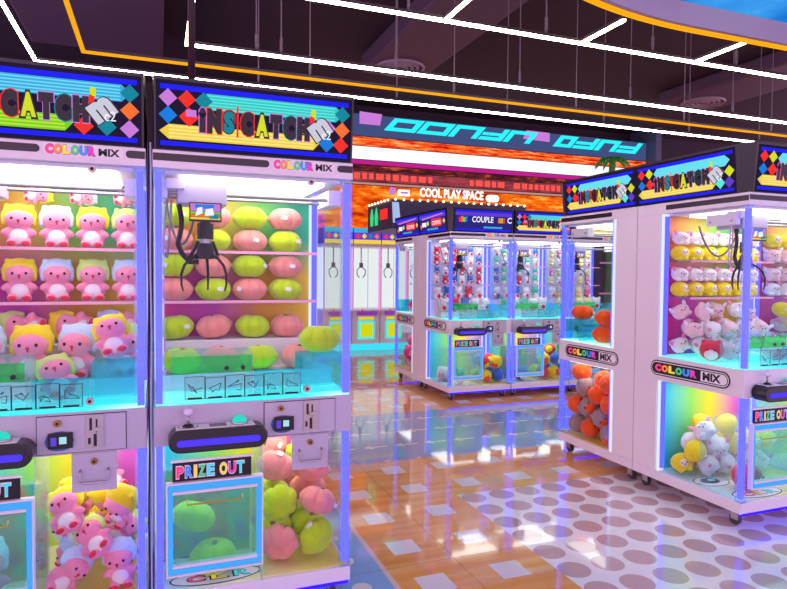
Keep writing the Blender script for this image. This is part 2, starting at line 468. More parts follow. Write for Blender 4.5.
def claw_machine(x, y, rz, label, style='gold', left=False, right=False, side_style='gold', riser=True, chute='teal', back=None):
    back = back or P_UP
    R = empty('claw_machine', (x, y, 0), rz)
    tag(R, label, 'claw machine', 'claw machines with lit marquees')
    F = Fr((0, 0, 0), (1, 0, 0), (0, 0, 1))                     # front, normal -y
    SL = Fr((0, MD, 0), (0, -1, 0), (0, 0, 1))                  # left side, reads back to front
    SR = Fr((MW, 0, 0), (0, 1, 0), (0, 0, 1))                   # right side, reads front to back
    # base and casters
    m = MB(); m.box(0, MW, 0, MD, .098, .166, WHITE); m.build('base_frame', R, bevel=.004)
    m = MB(); m.box(.012, MW - .012, -.004, .03, .088, .102, DEEP_LED); m.build('base_light', R)
    for cx in (.07, MW - .07):
        for cy in (.08, MD - .08):
            m = MB(); m.box(cx - .026, cx + .026, cy - .026, cy + .026, .09, .098, METAL)
            m.box(cx - .021, cx - .016, cy - .02, cy + .03, .035, .09, METAL); m.box(cx + .016, cx + .021, cy - .02, cy + .03, .035, .09, METAL)
            c = m.build('caster', R)
            m = MB(); m.tube([(cx - .014, cy + .012, .037), (cx + .014, cy + .012, .037)], .036, RUBBER, 16); m.build('wheel', c)
    # cabinet body
    m = MB(); m.box(0, MW, DV, MD, .166, 1.97, WHITE); m.build('back_cabinet', R, bevel=.003)
    m = MB(); m.box(0, MW, 0, DV - .001, .806, .975, LILAC if not (left or right) else WHITE); m.build('console', R, bevel=.004)  # consoles without a badged side take the white with shading in its colour
    m = MB(); m.box(.03, MW - .03, DV - .012, DV - .002, .976, 1.965, back); m.build('back_panel', R)
    m = MB(); m.box(.03, MW - .03, DV - .012, DV - .002, .170, .804, P_LOW); m.build('lower_back_panel', R)
    # floor print with oval plates
    m = MB(); m.box(.02, MW - .02, .02, DV - .014, .1662, .172, P_FLOOR)
    T = Fr((0, 0, .172), (1, 0, 0), (0, 1, 0))
    m.poly(oval(.26, .10, .20, .075), T, .0006, INK); m.poly(oval(.26, .10, .192, .067), T, .0010, PAPER)
    for k, (ch, c) in enumerate((('C', L_PINK), ('L', L_YELL), ('R', L_CYAN))):
        m.text(ch, T, .13 + .10 * k, .065, .062, INK, .0014, .06, .085); m.text(ch, T, .138 + .10 * k, .07, .052, c, .0020, .02, .068)
    m.poly(oval(.16, .36, .13, .09), T, .0006, INK); m.poly(oval(.16, .36, .124, .084), T, .0010, PAPER)
    m.poly(oval(.16, .37, .07, .05), T, .0014, INK); m.poly(oval(.18, .38, .03, .02), T, .0018, L_CYAN)
    m.build('floor_print', R)
    # corner posts with their light strips
    for px, lf in ((0.0, 1), (MW, -1)):
        for py, nm in ((0.0, 0), (DV - .055, 1)):
            a, b = sorted((px, px + lf * .05))
            m = MB()
            for z0, z1 in ((.166, .806), (.975, 1.97)):
                m.box(a + .003, b - .003, py + (.021 if nm else .003), py + (.042 if nm else .05), z0, z1, emis('white light post', (230, 236, 255), .95) if nm else ACRYL)
            c = m.build('corner_post', R)
            s0, s1 = sorted((px + lf * .009, px + lf * .036))
            m = MB()
            for z0, z1 in ((.19, .80), (.985, 1.95)):
                if nm: m.box(s0, s1, py + .004, py + .020, z0, z1, BLUE_LED)
                else: m.box(s0, s1, py + .008, py + .036, z0, z1, BLUE_LED)
            m.build('light_strip', c)
    # glazing
    g = .006
    m = MB(); m.box(.002, MW - .002, -.002, g - .002, .975, 1.97, GLASS); m.build('front_glass', R)
    m = MB(); m.box(.452, MW - .002, -.002, g - .002, .166, .806, GLASS); m.build('lower_front_glass', R)
    m = MB(); m.box(.002, .446, -.002, g - .002, .166, .806, GLASS); m.build('prize_side_glass', R)
    for nm, z0, z1 in (('side_glass', .975, 1.97), ('lower_side_glass', .166, .806)):
        for a, b in ((.0005, g), (MW - g, MW - .0005)):
            m = MB(); m.box(a, b, g, DV - .002, z0, z1, GLASS); m.build(nm, R)
    m = MB(); m.box(.446, .452, -.003, .004, .166, .806, ACRYL); m.build('glass_joint', R)
    # fascia with dark strips and name plates
    m = MB(); m.box(0, MW, 0, MD, 1.97, 2.045, WHITE)
    m.box(.05, MW - .05, .04, DV - .03, 1.955, 1.97, WHITE)
    c = m.build('fascia', R, bevel=.003)
    for st, fr in ((stadium(.002, .478, 2.0, 2.031, left=False), F), (stadium(.785, MW - .002, 2.0, 2.031, right=False), F),
                   (stadium(.27, MD - .002, 1.995, 2.028, left=False, right=False) if left else None, SL), (stadium(.002, MD - .27, 1.995, 2.028, left=False, right=False) if right else None, SR)):
        if st:
            m = MB(); m.poly(st, fr, .0012, SLOT); m.build('dark_strip', c)
    m = MB(); m.poly(stadium(.486, .778, 1.992, 2.042), F, .0008, PAPER)
    colour_word(m, F, .497, 1.999, .036, .18, .0014, L_OUT); m.text('MIX', F, .685, 2.0, .030, INK, .0016, .035, .078)
    m.build('nameplate', c)
    # marquee: leans outwards, cut corners
    def ring(e, z): return [(-e, .075 - e), (.028 - e * .5, -e), (MW - .028 + e * .5, -e), (MW + e, .075 - e), (MW + e, MD), (-e, MD)]
    b0, b1 = ring(.002, 2.05), ring(.03, 2.338)
    if not left: b0[0] = (.002, .03); b0[1] = (.006, -.002); b0[5] = (.002, MD); b1[0] = (.002, .03); b1[1] = (.006, -.03); b1[5] = (.002, MD)
    if not right: b0[2] = (MW - .006, -.002); b0[3] = (MW - .002, .03); b0[4] = (MW - .002, MD); b1[2] = (MW - .006, -.03); b1[3] = (MW - .002, .03); b1[4] = (MW - .002, MD)
    m = MB(); n = 6
    m.add([(p[0], p[1], 2.045) for p in b0] + [(p[0], p[1], 2.338) for p in b1],
          [tuple(range(n - 1, -1, -1)), tuple(range(n, 2 * n))] + [(k, (k + 1) % n, n + (k + 1) % n, n + k) for k in range(n)], DARK)
    q = m.build('marquee', R)
    h = math.hypot(.288, .028)
    up = Vector((0, -.028, .288)).normalized()
    a0 = .035 if left else .014; a1 = MW - (.035 if right else .014)
    m = MB(); sign_art(m, Fr(Vector((a0, -.0028, 2.048)), (1, 0, 0), up), a1 - a0, h - .012, style)
    m.build('marquee_panel', q)
    if left:
        m = MB(); sign_art(m, Fr(Vector((-.0028, MD - .004, 2.048)), (0, -1, 0), Vector((-.028, 0, .288)).normalized()), MD - .09, h - .012, side_style)
        m.build('marquee_panel', q)
    if right:
        m = MB(); sign_art(m, Fr(Vector((MW + .0028, .086, 2.048)), (0, 1, 0), Vector((.028, 0, .288)).normalized()), MD - .09, h - .012, side_style)
        m.build('marquee_panel', q)
    # side badge
    for on, S in ((left, SL), (right, SR)):
        if not on: continue
        a, b = (.165, MD - .095) if S is SL else (.095, MD - .165)
        m = MB(); m.prism(stadium(a, b, .842, .948, 10), S, -.001, .004, INK)
        m.poly(stadium(a + .008, b - .008, .850, .940, 10), S, .0045, PAPER)
        m.poly(stadium(a + .014, b - .014, .856, .934, 10), S, .005, INK)
        w = b - a
        colour_word(m, S, a + .045, .872, .05, w * .56, .0056)
        m.poly(stadium(a + w * .665, b - .02, .862, .928, 10, left=False), S, .0056, PAPER)
        m.text('MIX', S, a + w * .69, .870, .052, INK, .0064, .045, w * .21)
        m.build('side_badge', R)
    # light under the roof; added fill panels under the console brighten the lower compartment
    m = MB(); m.box(.12, .74, .06, .56, 1.94, 1.954, LAMP); m.build('top_light', R)
    m = MB(); m.box(.48, .82, .10, .60, .796, .805, FILL_LOW); m.box(.05, .42, .10, .60, .796, .805, FILL_LOW); m.build('lower_fill', R)
    # shelves, riser, playfield
    for z in (1.388, 1.637):
        m = MB(); m.box(.035, MW - .055, DV - .245, DV - .014, z, z + .008, ACRYL)
        m.box(.035, MW - .055, DV - .249, DV - .245, z - .004, z + .010, mat('pink shelf edge', (250, 170, 190), .4))
        m.build('shelf', R)
    m = MB(); m.box(.008, MW - .008, .008, DV - .014, .9755, .985, P_PLAY); m.build('playfield', R)
    if riser:
        m = MB(); m.box(.055, MW - .055, .445, DV - .014, .9852, 1.20, mat('pale riser', (236, 230, 232), .5)); m.box(.02, MW - .02, .285, .445, .9852, 1.06, mat('pale riser', (236, 230, 232), .5)); m.build('riser', R)
    # acrylic guards round the drop hole
    m = MB()
    m.box(.41, .416, .05, .235, .985, 1.185, ACRYL); m.box(.07, .416, .235, .241, .985, 1.185, ACRYL)
    m.build('chute_guard', R)
    m = MB(); m.box(.07, .41, .046, .05, 1.10, 1.175, GREENG); m.box(.424, .64, .085, .09, .985, 1.10, CYANG); m.build('tinted_guard', R)
    m = MB(); m.box(.645, .835, .06, .24, 1.150, 1.158, CYANG); m.box(.645, .835, .06, .066, .985, 1.150, CYANG); m.box(.645, .835, .234, .24, .985, 1.150, CYANG); m.build('prize_ledge', R)
    for cx in (.30, .37):
        m = MB(); m.tube([(cx, .036, 1.12), (cx, .0458, 1.12)], .010, INK, 12); m.build('guard_stud', R)
    # gantry and claw
    m = MB()
    for py in (.14, .30): m.tube([(.02, py, 1.885), (MW - .02, py, 1.885)], .008, METAL, 10)
    m.box(.775, .835, .11, .33, 1.86, 1.93, WHITE); m.box(.025, .06, .11, .33, 1.86, 1.93, WHITE)
    gx = m.build('gantry', R)
    m = MB(); m.box(.10, .31, .12, .32, 1.84, 1.925, LILAC); m.box(.05, .13, .10, .2, 1.90, 1.945, WHITE); m.build('carriage', gx, bevel=.004)
    m = MB(); m.box(.148, .285, .108, .116, 1.762, 1.846, INK)
    SF = Fr((.153, .1075, 1.767), (1, 0, 0), (0, 0, 1))
    for k, c in enumerate((S_YEL, S_ORG, S_GRN)): m.rect(0, .127, .004 + .012 * k, .014 + .012 * k, SF, .0005, c)
    m.rect(0, .127, .04, .074, SF, .0004, S_MAU); m.rect(.02, .10, .052, .07, SF, .0006, S_AZ)
    m.poly([(.02, .018), (.05, .03), (.05, .06), (.03, .055)], SF, .001, S_WHT); m.poly([(.06, .02), (.10, .024), (.095, .056), (.065, .05)], SF, .001, S_WHT)
    m.rect(.08, .12, .008, .03, SF, .0008, S_TEAL)
    m.build('picture_plate', gx)
    k = MB(); cx, cy = .222, .20
    k.tube([(cx, cy, 1.84), (cx, cy, 1.75)], .024, BLACK, 14); k.tube([(cx, cy, 1.76), (cx, cy, 1.69)], .036, BLACK, 16)
    k.tube([(cx, cy, 1.70), (cx, cy, 1.66)], .026, METAL, 14); k.tube([(cx, cy, 1.67), (cx, cy, 1.60)], [.034, .044], BLACK, 16)
    k.tube([(cx - .03, cy, 1.68), (cx - .05, cy, 1.64), (cx - .07, cy, 1.60)], .008, BLACK); k.tube([(cx + .03, cy, 1.68), (cx + .05, cy, 1.63), (cx + .055, cy, 1.60)], .008, BLACK)
    cl = k.build('claw', R, smooth=False)
    for an in (200, 320, 80):
        a = math.radians(an); dx, dy = math.cos(a), math.sin(a)
        k = MB(); k.tube([(cx + dx * r, cy + dy * r, z) for r, z in ((.035, 1.62), (.07, 1.60), (.098, 1.57), (.112, 1.53), (.112, 1.485), (.104, 1.455))], [.007, .007, .0065, .006, .005, .004], BLACK, 8); k.build('claw_arm', cl)
    k = MB()
    k.tube([(cx - .115, cy - .02, 1.84)] + [(cx - .115 + .012 * math.sin(t * .5), cy - .02, 1.84 - .025 * t) for t in range(1, 8)] + [(cx - .10, cy - .02, 1.62), (cx - .07, cy - .02, 1.585), (cx - .03, cy - .02, 1.585)], .011, BLACK, 8)
    k.tube([(cx - .16, cy - .03, 1.90), (cx - .175, cy - .03, 1.75), (cx - .18, cy - .03, 1.62), (cx - .165, cy - .03, 1.60), (cx - .155, cy - .03, 1.7), (cx - .145, cy - .03, 1.86)], .005, METAL, 6)
    k.build('claw_cable', cl)
    k = MB(); k.tube([(.06 + .13 * t / 14, .42 - .20 * t / 14, 1.87 - .20 * math.sin(PI * t / 14) ** .8) for t in range(15)], .006, mat('grey cable', (110, 105, 115), .5), 8); k.build('hanging_cable', gx)
    # console fittings
    m = MB(); m.prism([(.455, .812), (.782, .812), (.782, .966), (.455, .966)], F, -.001, .002, INK)
    m.prism([(.458, .815), (.779, .815), (.779, .963), (.458, .963)], F, .002, .006, LILAC)
    cp = m.build('coin_panel', R)
    m = MB(); m.prism(stadium(.487, .588, .828, .903, 6), F, .006, .016, mat('blue plastic', (40, 90, 150), .4))
    m.prism([(.498, .838), (.586, .838), (.586, .90), (.498, .90)], F, .016, .022, BLACK)
    m.rect(.508, .528, .850, .884, F, .0225, emis('violet display', (90, 70, 210), 1.0)); m.rect(.538, .564, .856, .884, F, .0225, emis('pale display', (165, 215, 235), 1.0))
    m.build('bill_acceptor', cp)
    m = MB(); m.prism([(.632, .827), (.698, .827), (.698, .962), (.632, .962)], F, .006, .012, METAL)
    for a, b, c, d in ((.645, .655, .90, .95), (.668, .675, .89, .945), (.66, .672, .835, .885), (.64, .65, .845, .87)): m.rect(a, b, c, d, F, .0125, INK)
    m.prism([(.66, .896), (.692, .896), (.692, .912), (.66, .912)], F, .012, .02, METAL)
    m.build('coin_slot', cp)
    m = MB(); m.tube([(.53, -.004, .936), (.53, -.016, .936)], .014, BRASS, 14); m.tube([(.53, -.015, .936), (.53, -.018, .936)], .006, INK, 10); m.build('lock', cp)
    m = MB(); m.prism([(.58, .652), (.745, .652), (.745, .808), (.58, .808)], F, .003, .014, LILAC); cd = m.build('cash_door', R, bevel=.003)
    m = MB(); m.tube([(.612, -.014, .742), (.612, -.034, .738), (.612, -.036, .705), (.622, -.036, .694), (.705, -.036, .694), (.714, -.036, .705), (.714, -.034, .738), (.714, -.014, .742)], .005, METAL, 8); m.build('handle', cd)
    m = MB(); m.tube([(.662, -.012, .775), (.662, -.024, .775)], .013, BRASS, 14); m.tube([(.662, -.023, .775), (.662, -.026, .775)], .006, INK, 10); m.build('lock', cd)
    # joystick tray
    TR = Fr((0, 0, 0), (1, 0, 0), (0, 0, 1))
    m = MB(); m.prism(stadium(.056, .458, .795, .890, 10), TR, .001, .100, mat('black tray plastic', (20, 17, 26), .3))
    jt = m.build('joystick_tray', R, bevel=.006)
    m = MB(); m.prism(stadium(.088, .426, .824, .850, 8), TR, .1005, .104, emis('tray led', (70, 50, 255), 1.4)); m.build('light_strip', jt)
    m = MB(); m.box(.085, .405, -.088, -.004, .8902, .893, WHITE)
    TT = Fr((0, 0, .893), (1, 0, 0), (0, 1, 0))
    m.poly(oval(.135, -.045, .042, .030), TT, .0006, INK); m.poly(oval(.135, -.045, .038, .026), TT, .001, PAPER); m.rect(.22, .29, -.075, -.02, TT, .0008, mat('grey print', (120, 115, 130), .5))
    m.build('tray_plate', jt)
    m = MB(); m.tube([(.135, -.045, .893), (.135, -.045, .903)], [.026, .016], BLACK, 14); m.tube([(.135, -.045, .90), (.135, -.045, .945)], .006, METAL, 8)
    m.ell((.135, -.045, .956), (.020, .020, .017), mat('white knob', (235, 215, 235), .25)); m.build('joystick', jt, smooth=True)
    m = MB(); m.tube([(.345, -.045, .893), (.345, -.045, .902)], .036, mat('chrome ring', (200, 200, 210), .2, .7), 20)
    m.ell((.345, -.045, .902), (.031, .031, .026), emis('mint button', (50, 215, 195), 0.95)); m.build('push_button', jt, smooth=True)
    # prize door
    m = MB()
    o, i = (.053, .443, .262, .646), (.075, .421, .290, .616)
    m.prism([(o[0], o[2]), (o[1], o[2]), (o[1], i[2]), (o[0], i[2])], F, .003, .03, CYAN_LED)
    m.prism([(o[0], i[3]), (o[1], i[3]), (o[1], o[3]), (o[0], o[3])], F, .003, .03, CYAN_LED)
    m.prism([(o[0], i[2]), (i[0], i[2]), (i[0], i[3]), (o[0], i[3])], F, .003, .03, CYAN_LED)
    m.prism([(i[1], i[2]), (o[1], i[2]), (o[1], i[3]), (i[1], i[3])], F, .003, .03, CYAN_LED)
    pd = m.build('prize_door', R, bevel=.008)
    fm = MB()
    for a, b, c, d in ((o[0] - .006, o[1] + .006, o[3], o[3] + .008), (o[0] - .006, o[1] + .006, o[2] - .008, o[2]), (o[0] - .006, o[0], o[2], o[3]), (o[1], o[1] + .006, o[2], o[3]), (i[0] - .002, i[1] + .002, i[3] - .012, i[3]), (i[0] - .002, i[1] + .002, i[2], i[2] + .012)):
        fm.prism([(a, c), (b, c), (b, d), (a, d)], F, .002, .033, WHITE)
    fm.build('door_trim', pd)
    m = MB(); m.prism([(i[0] + .004, i[2] + .012), (i[1] - .004, i[2] + .012), (i[1] - .004, i[3] - .012), (i[0] + .004, i[3] - .012)], F, .012, .018, FLAPG); m.build('flap', pd)
    m = MB(); m.tube([(.13, -.022, .575), (.13, -.026, .555), (.36, -.026, .555), (.36, -.022, .575)], .004, mat('gold wire', (225, 190, 90), .3, .5), 6); m.build('flap_handle', pd)
    m = MB(); m.prism([(.073, .652), (.400, .652), (.400, .735), (.073, .735)], F, .003, .012, INK)
    m.prism([(.066, .735), (.406, .735), (.406, .744), (.066, .744)], F, .003, .014, PAPER)
    prize_word(m, F, .088, .668, .050, .296, .0126); m.build('prize_sign', R)
    # chute walls behind the door
    m = MB(); m.box(.446, .451, .006, .33, .172, .80, ACRYL); m.box(.02, .446, .33, .335, .172, .62, ACRYL); m.build('chute_wall', R)
    if not (left or right):
        m = MB(); m.box(.03, .44, .337, .341, .175, .60, CHUTE[chute]); m.build('chute_print', R)
    # pictured instructions on the upper glass
    m = MB(); m.prism([(.123, .997), (.622, .997), (.622, 1.096), (.123, 1.096)], F, .0021, .0026, STICKER)
    pw = .4990 / 6
    for k in range(6):
        a = .123 + pw * k
        z1 = 1.096 if k % 2 == 0 else 1.09
        for r in ((a, a + pw, .997, .9995), (a, a + pw, z1 - .0025, z1), (a, a + .0025, .997, z1), (a + pw - .0025, a + pw, .997, z1)): m.rect(*r, F, .003, INK)
        m.rect(a + .012, a + .07, .9995, 1.006, F, .0032, INK)
        rr = random.Random(k + 3)
        pts = [(a + .012 + .06 * rr.random(), 1.02 + .055 * rr.random()) for _ in range(7)]
        sm = []
        for p, q in zip(pts, pts[1:]):
            sm += [(p[0] + (q[0] - p[0]) * t / 3, p[1] + (q[1] - p[1]) * t / 3) for t in range(3)]
        for p, q in zip(sm, sm[1:]):
            d = Vector((q[0] - p[0], q[1] - p[1]))
            if d.length < 1e-4: continue
            nn = Vector((-d.y, d.x)).normalized() * .0014
            m.poly([(p[0] - nn.x, p[1] - nn.y), (q[0] - nn.x, q[1] - nn.y), (q[0] + nn.x, q[1] + nn.y), (p[0] + nn.x, p[1] + nn.y)], F, .0031, INK)
    m.build('instruction_sticker', R)
    for lx, lz in ((.647, 1.018), (.662, 1.946)):
        m = MB(); m.tube([(lx, -.003, lz), (lx, -.018, lz)], .016, METAL, 14); m.tube([(lx, -.017, lz), (lx, -.02, lz)], .007, INK, 10); m.build('glass_lock', R)
    return R

X1, Y1 = -0.018, 2.768
GAPX = 0.886
M0 = claw_machine(X1 - GAPX, Y1, 0, 'claw machine of pink hooded bears, beside the pumpkin machine', 'sky')
M1 = claw_machine(X1, Y1, 0, 'claw machine filled with pink and lime pumpkin plush', 'gold')
X3, Y3 = 3.291, 2.738
M3 = claw_machine(X3, Y3, 0, 'claw machine of yellow chicks and white plush, badge on its side', 'gem', left=True, riser=False, side_style='gem', chute='rose')
M4 = claw_machine(X3 + .875, Y3, 0, 'claw machine of pink and white plush beyond the yellow chick machine', 'gem', riser=False)
M3b = claw_machine(X3 + MW, Y3 + 2 * MD + .008, PI, 'claw machine with orange and grey plush, back to back with chick machine', 'gem', right=True, riser=False, side_style='gem', chute='rose')
X2, Y2 = 3.274, 6.75
M2a = claw_machine(X2, Y2, 0, 'claw machine of red, white and blue plush on the corner of the far block', 'couple', left=True, side_style='mixed', back=P_PALE)
M2b = claw_machine(X2 + .875, Y2, 0, 'claw machine in the far block beside the couple marquee', 'gold', back=P_PALE)
M2c = claw_machine(X2 + 1.75, Y2, 0, 'claw machine of yellow plush, partly behind the orange plush machine', 'gold', back=P_PALE)
M2d = claw_machine(X2 + MW, Y2 + 2 * MD + .008, PI, 'claw machine of big pink plush at the rear of the far block', 'gold', right=True, side_style='mixed', riser=False)

# ------------------------------------------------------------------ plush toys
def fuzz(name, rgb): return mat('plush ' + name, rgb, 0.9, sheen=0.35, bump=(90, 0.35), spec=0.15)
PK_PINK, PK_LIME = fuzz('salmon', (246, 150, 138)), fuzz('lime', (196, 226, 34))
STEM_G, STEM_B = fuzz('stem green', (70, 130, 40)), fuzz('stem tan', (190, 130, 90))
B_PINK, H_YEL, H_BLU, H_LIM = fuzz('rose', (250, 150, 178)), fuzz('yellow', (250, 222, 20)), fuzz('pale blue', (200, 220, 246)), fuzz('pale lime', (205, 232, 120))
F_WHITE, F_RED, F_ORG, F_GREY, F_BLUE = fuzz('white', (246, 234, 232)), fuzz('red', (226, 48, 72)), fuzz('orange', (250, 92, 22)), fuzz('grey', (168, 140, 138)), fuzz('blue', (60, 110, 200))
F_GREEN, F_MAG, F_CREAM = fuzz('mint', (90, 200, 160)), fuzz('magenta', (225, 60, 130)), fuzz('cream', (250, 236, 170))
EYE = mat('eye bead', (30, 20, 24), .2); NOSE = mat('nose thread', (200, 40, 70), .6); TAG = mat('care tag', (235, 232, 225), .6)

def pumpkin_mesh(n=7):
    def fn(q, th, ph):
        k = abs(math.cos(n * th / 2.0))
        rad = math.hypot(q.x, q.y)
        s = 1.0 - .17 * (1 - k) ** 2 * min(1, rad * 1.6)
        z = q.z * (1 - .32 * math.exp(-(rad / .34) ** 2))
        sx = abs(math.cos(ph)); w = 1.0 + .10 * rad * (1 - sx)
        return Vector((q.x * s * w, q.y * s * w, z))
    return fn
def make_pumpkin(c, stemc):
    m = MB(); m.ell((0, 0, .060), (.083, .083, .066), c, 56, 20, fn=pumpkin_mesh(7))
    o = m.build('plush_pumpkin', smooth=True)
    m = MB(); m.tube([(0, 0, .092), (.004, 0, .106), (.013, .002, .117)], [.016, .011, .007], stemc, 10); m.build('stem', o, smooth=True)
    m = MB()
    m.add([Vector((.045, -.080, .075)), Vector((.070, -.070, .068)), Vector((.064, -.075, .050)), Vector((.039, -.087, .057)),
           Vector((.045, -.078, .075)), Vector((.070, -.068, .068)), Vector((.064, -.073, .050)), Vector((.039, -.085, .057))],
          [(0, 1, 2, 3), (7, 6, 5, 4), (0, 4, 5, 1), (1, 5, 6, 2), (2, 6, 7, 3), (3, 7, 4, 0)], TAG)
    m.build('care_tag', o)
    return o
def make_bear(hoodc, body=None, ears=True, k=1.0):
    body = body or B_PINK
    m = MB()
    m.ell((0, 0, .050 * k), (.054 * k, .046 * k, .051 * k), body); m.ell((0, -.010 * k, .126 * k), (.060 * k, .052 * k, .046 * k), body)
    for s in (-1, 1):
        m.ell((s * .050 * k, -.018 * k, .068 * k), (.026 * k, .017 * k, .017 * k), body, M=Matrix.Rotation(s * .5, 3, 'Y'))
        m.ell((s * .028 * k, -.038 * k, .018 * k), (.022 * k, .026 * k, .018 * k), body)
    o = mesh_obj('plush_bear', remeshed(m, .006 * k, 3))
    m = MB(); m.ell((0, .016 * k, .140 * k), (.0745 * k, .052 * k, .062 * k), hoodc, 26, 16)
    for s in (-1, 1): m.ell((s * .048 * k, .012 * k, .186 * k), (.014 * k, .011 * k, .014 * k), hoodc, 14, 10); m.ell((s * .058 * k, .004 * k, .116 * k), (.014 * k, .020 * k, .024 * k), hoodc, 14, 10)
    h = mesh_obj('hood', remeshed(m, .006 * k, 2), o)
    m = MB(); m.ell((0, -.027 * k, .048 * k), (.037 * k, .024 * k, .037 * k), F_WHITE, 18, 12); m.build('belly_patch', o, smooth=True)
    for s in (-1, 1):
        m = MB(); m.ell((s * .027 * k, -.057 * k, .130 * k), (.006 * k, .004 * k, .0065 * k), EYE, 12, 8); m.build('eye', o, smooth=True)
        m = MB(); m.ell((s * .028 * k, -.058 * k, .016 * k), (.018 * k, .008 * k, .012 * k), F_RED, 14, 8); m.build('foot_pad', o, smooth=True)
    m = MB(); m.ell((0, -.0625 * k, .120 * k), (.007 * k, .005 * k, .0055 * k), NOSE, 12, 8); m.ell((0, -.061 * k, .111 * k), (.003 * k, .004 * k, .007 * k), NOSE, 10, 8); m.build('nose', o, smooth=True)
    return o
def make_chick():
    m = MB(); m.ell((0, 0, .052), (.066, .060, .053), H_YEL, 24, 14)
    for s in (-1, 1): m.ell((s * .053, -.004, .05), (.013, .020, .026), H_YEL, 12, 8); m.ell((s * .026, -.03, .012), (.018, .026, .012), H_YEL, 12, 8)
    m.ell((0, 0, .098), (.012, .010, .010), H_YEL, 10, 8)
    o = mesh_obj('plush_chick', remeshed(m, .006, 3))
    m = MB(); m.ell((0, -.040, .056), (.030, .024, .026), F_WHITE, 16, 10); m.build('face_patch', o, smooth=True)
    for s in (-1, 1):
        m = MB(); m.ell((s * .014, -.063, .062), (.004, .003, .005), EYE, 8, 6); m.build('eye', o, smooth=True)
    m = MB(); m.ell((0, -.066, .053), (.007, .007, .004), F_ORG, 8, 6); m.build('beak', o, smooth=True)
    return o
def make_lamb(c=None, earc=None):
    c = c or F_WHITE
    m = MB(); m.ell((0, 0, .05), (.062, .056, .050), c, 22, 14)
    for k in range(9):
        a = k * 2.4; m.ell((.040 * math.cos(a), .036 * math.sin(a), .055 + .028 * math.sin(k * 1.3)), (.024, .024, .022), c, 10, 8)
    for s in (-1, 1): m.ell((s * .03, -.03, .012), (.018, .026, .013), c, 12, 8)
    o = mesh_obj('plush_lamb', remeshed(m, .006, 2))
    for s in (-1, 1):
        m = MB(); m.ell((s * .052, -.012, .088), (.013, .009, .026), earc or B_PINK, 12, 8, M=Matrix.Rotation(s * .6, 3, 'Y')); m.build('ear', o, smooth=True)
        m = MB(); m.ell((s * .018, -.056, .058), (.004, .004, .005), EYE, 8, 6); m.build('eye', o, smooth=True)
    m = MB(); m.ell((0, -.060, .048), (.006, .004, .005), NOSE, 8, 6); m.build('nose', o, smooth=True)
    return o
def make_ball(name, c1, c2, r=.075):
    m = MB(); m.ell((0, 0, r * .92), (r, r, r * .92), c1, 22, 14)
    for s in (-1, 1): m.ell((s * r * .62, 0, r * 1.62), (r * .26, r * .2, r * .28), c1, 12, 8)
    o = mesh_obj(name, remeshed(m, .008, 3))
    m = MB(); m.ell((0, -r * .45, r * .74), (r * .66, r * .60, r * .64), c2, 18, 12); m.build('muzzle', o, smooth=True)
    for s in (-1, 1):
        m = MB(); m.ell((s * r * .3, -r * 1.0, r * 1.02), (r * .08, r * .06, r * .09), EYE, 8, 6); m.build('eye', o, smooth=True)
    return o
def make_mini(c1, c2, c3):
    """a small sitting plush for the far machines"""
    m = MB(); m.ell((0, 0, .042), (.046, .042, .044), c1, 16, 10); m.ell((0, -.004, .105), (.050, .045, .042), c2, 16, 10)
    for s in (-1, 1): m.ell((s * .036, 0, .143), (.016, .012, .018), c2, 10, 8); m.ell((s * .045, -.02, .06), (.018, .014, .014), c2, 10, 8)
    m.ell((0, -.030, .042), (.026, .018, .026), c3, 12, 8)
    return m.build('plush_toy', smooth=True)

ORD = ['first', 'second', 'third', 'fourth', 'fifth', 'sixth', 'seventh', 'eighth', 'ninth', 'tenth', 'eleventh', 'twelfth', 'thirteenth',
       'fourteenth', 'fifteenth', 'sixteenth', 'seventeenth', 'eighteenth', 'nineteenth', 'twentieth', 'twenty-first', 'twenty-second', 'twenty-third', 'twenty-fourth', 'twenty-fifth', 'twenty-sixth']
used = set()
def low_point(o, e, s):
    Mx = (e.to_matrix() if isinstance(e, Euler) else Euler(e).to_matrix()) * s
    pts = [Mx @ v.co for v in o.data.vertices]
    return [min(p[i] for p in pts) for i in range(3)] + [max(p[i] for p in pts) for i in range(3)]
def place(proto, world, rot, label, cat, group, scale=1.0, keep=None):
    o = proto if proto.name not in used else copy_tree(proto)
    used.add(proto.name)
    if keep is None:
        lo = low_point(proto, rot, scale)
        world = Vector((world[0], world[1], world[2] + .0012 - (lo[2] if not isinstance(rot, Euler) else 0)))
    o.location = world; o.rotation_euler = rot; o.scale = (scale,) * 3
    tag(o, label, cat, group)
    return o
def pile(n, r, x0, x1, y0, y1, z0, seed, steps=500, keepout=None):
    rr = random.Random(seed)
    P = [Vector((rr.uniform(x0 + r, x1 - r), rr.uniform(y0 + r, y1 - r), z0 + r + rr.uniform(0, 1) * r * 2 * n / 6)) for _ in range(n)]
    for it in range(steps):
        for p in P: p.z -= .004
        for _ in range(3):
            for i in range(n):
                for j in range(i):
                    d = P[i] - P[j]; L = d.length
                    if L < 2 * r:
                        if L < 1e-5: d = Vector((rr.random(), rr.random(), 1)); L = d.length
                        d *= (2 * r - L) / L / 2; P[i] += d; P[j] -= d
            for p in P:
                p.x = min(max(p.x, x0 + r), x1 - r); p.y = min(max(p.y, y0 + r), y1 - r); p.z = max(p.z, z0 + r)
    return P
def seen_x(p):                        # how far along the picture a point of the hall lies, for counting along a heap
    c, s = math.cos(.3616), math.sin(.3616)
    return (p.x * c - p.y * s) / (p.x * s + p.y * c)
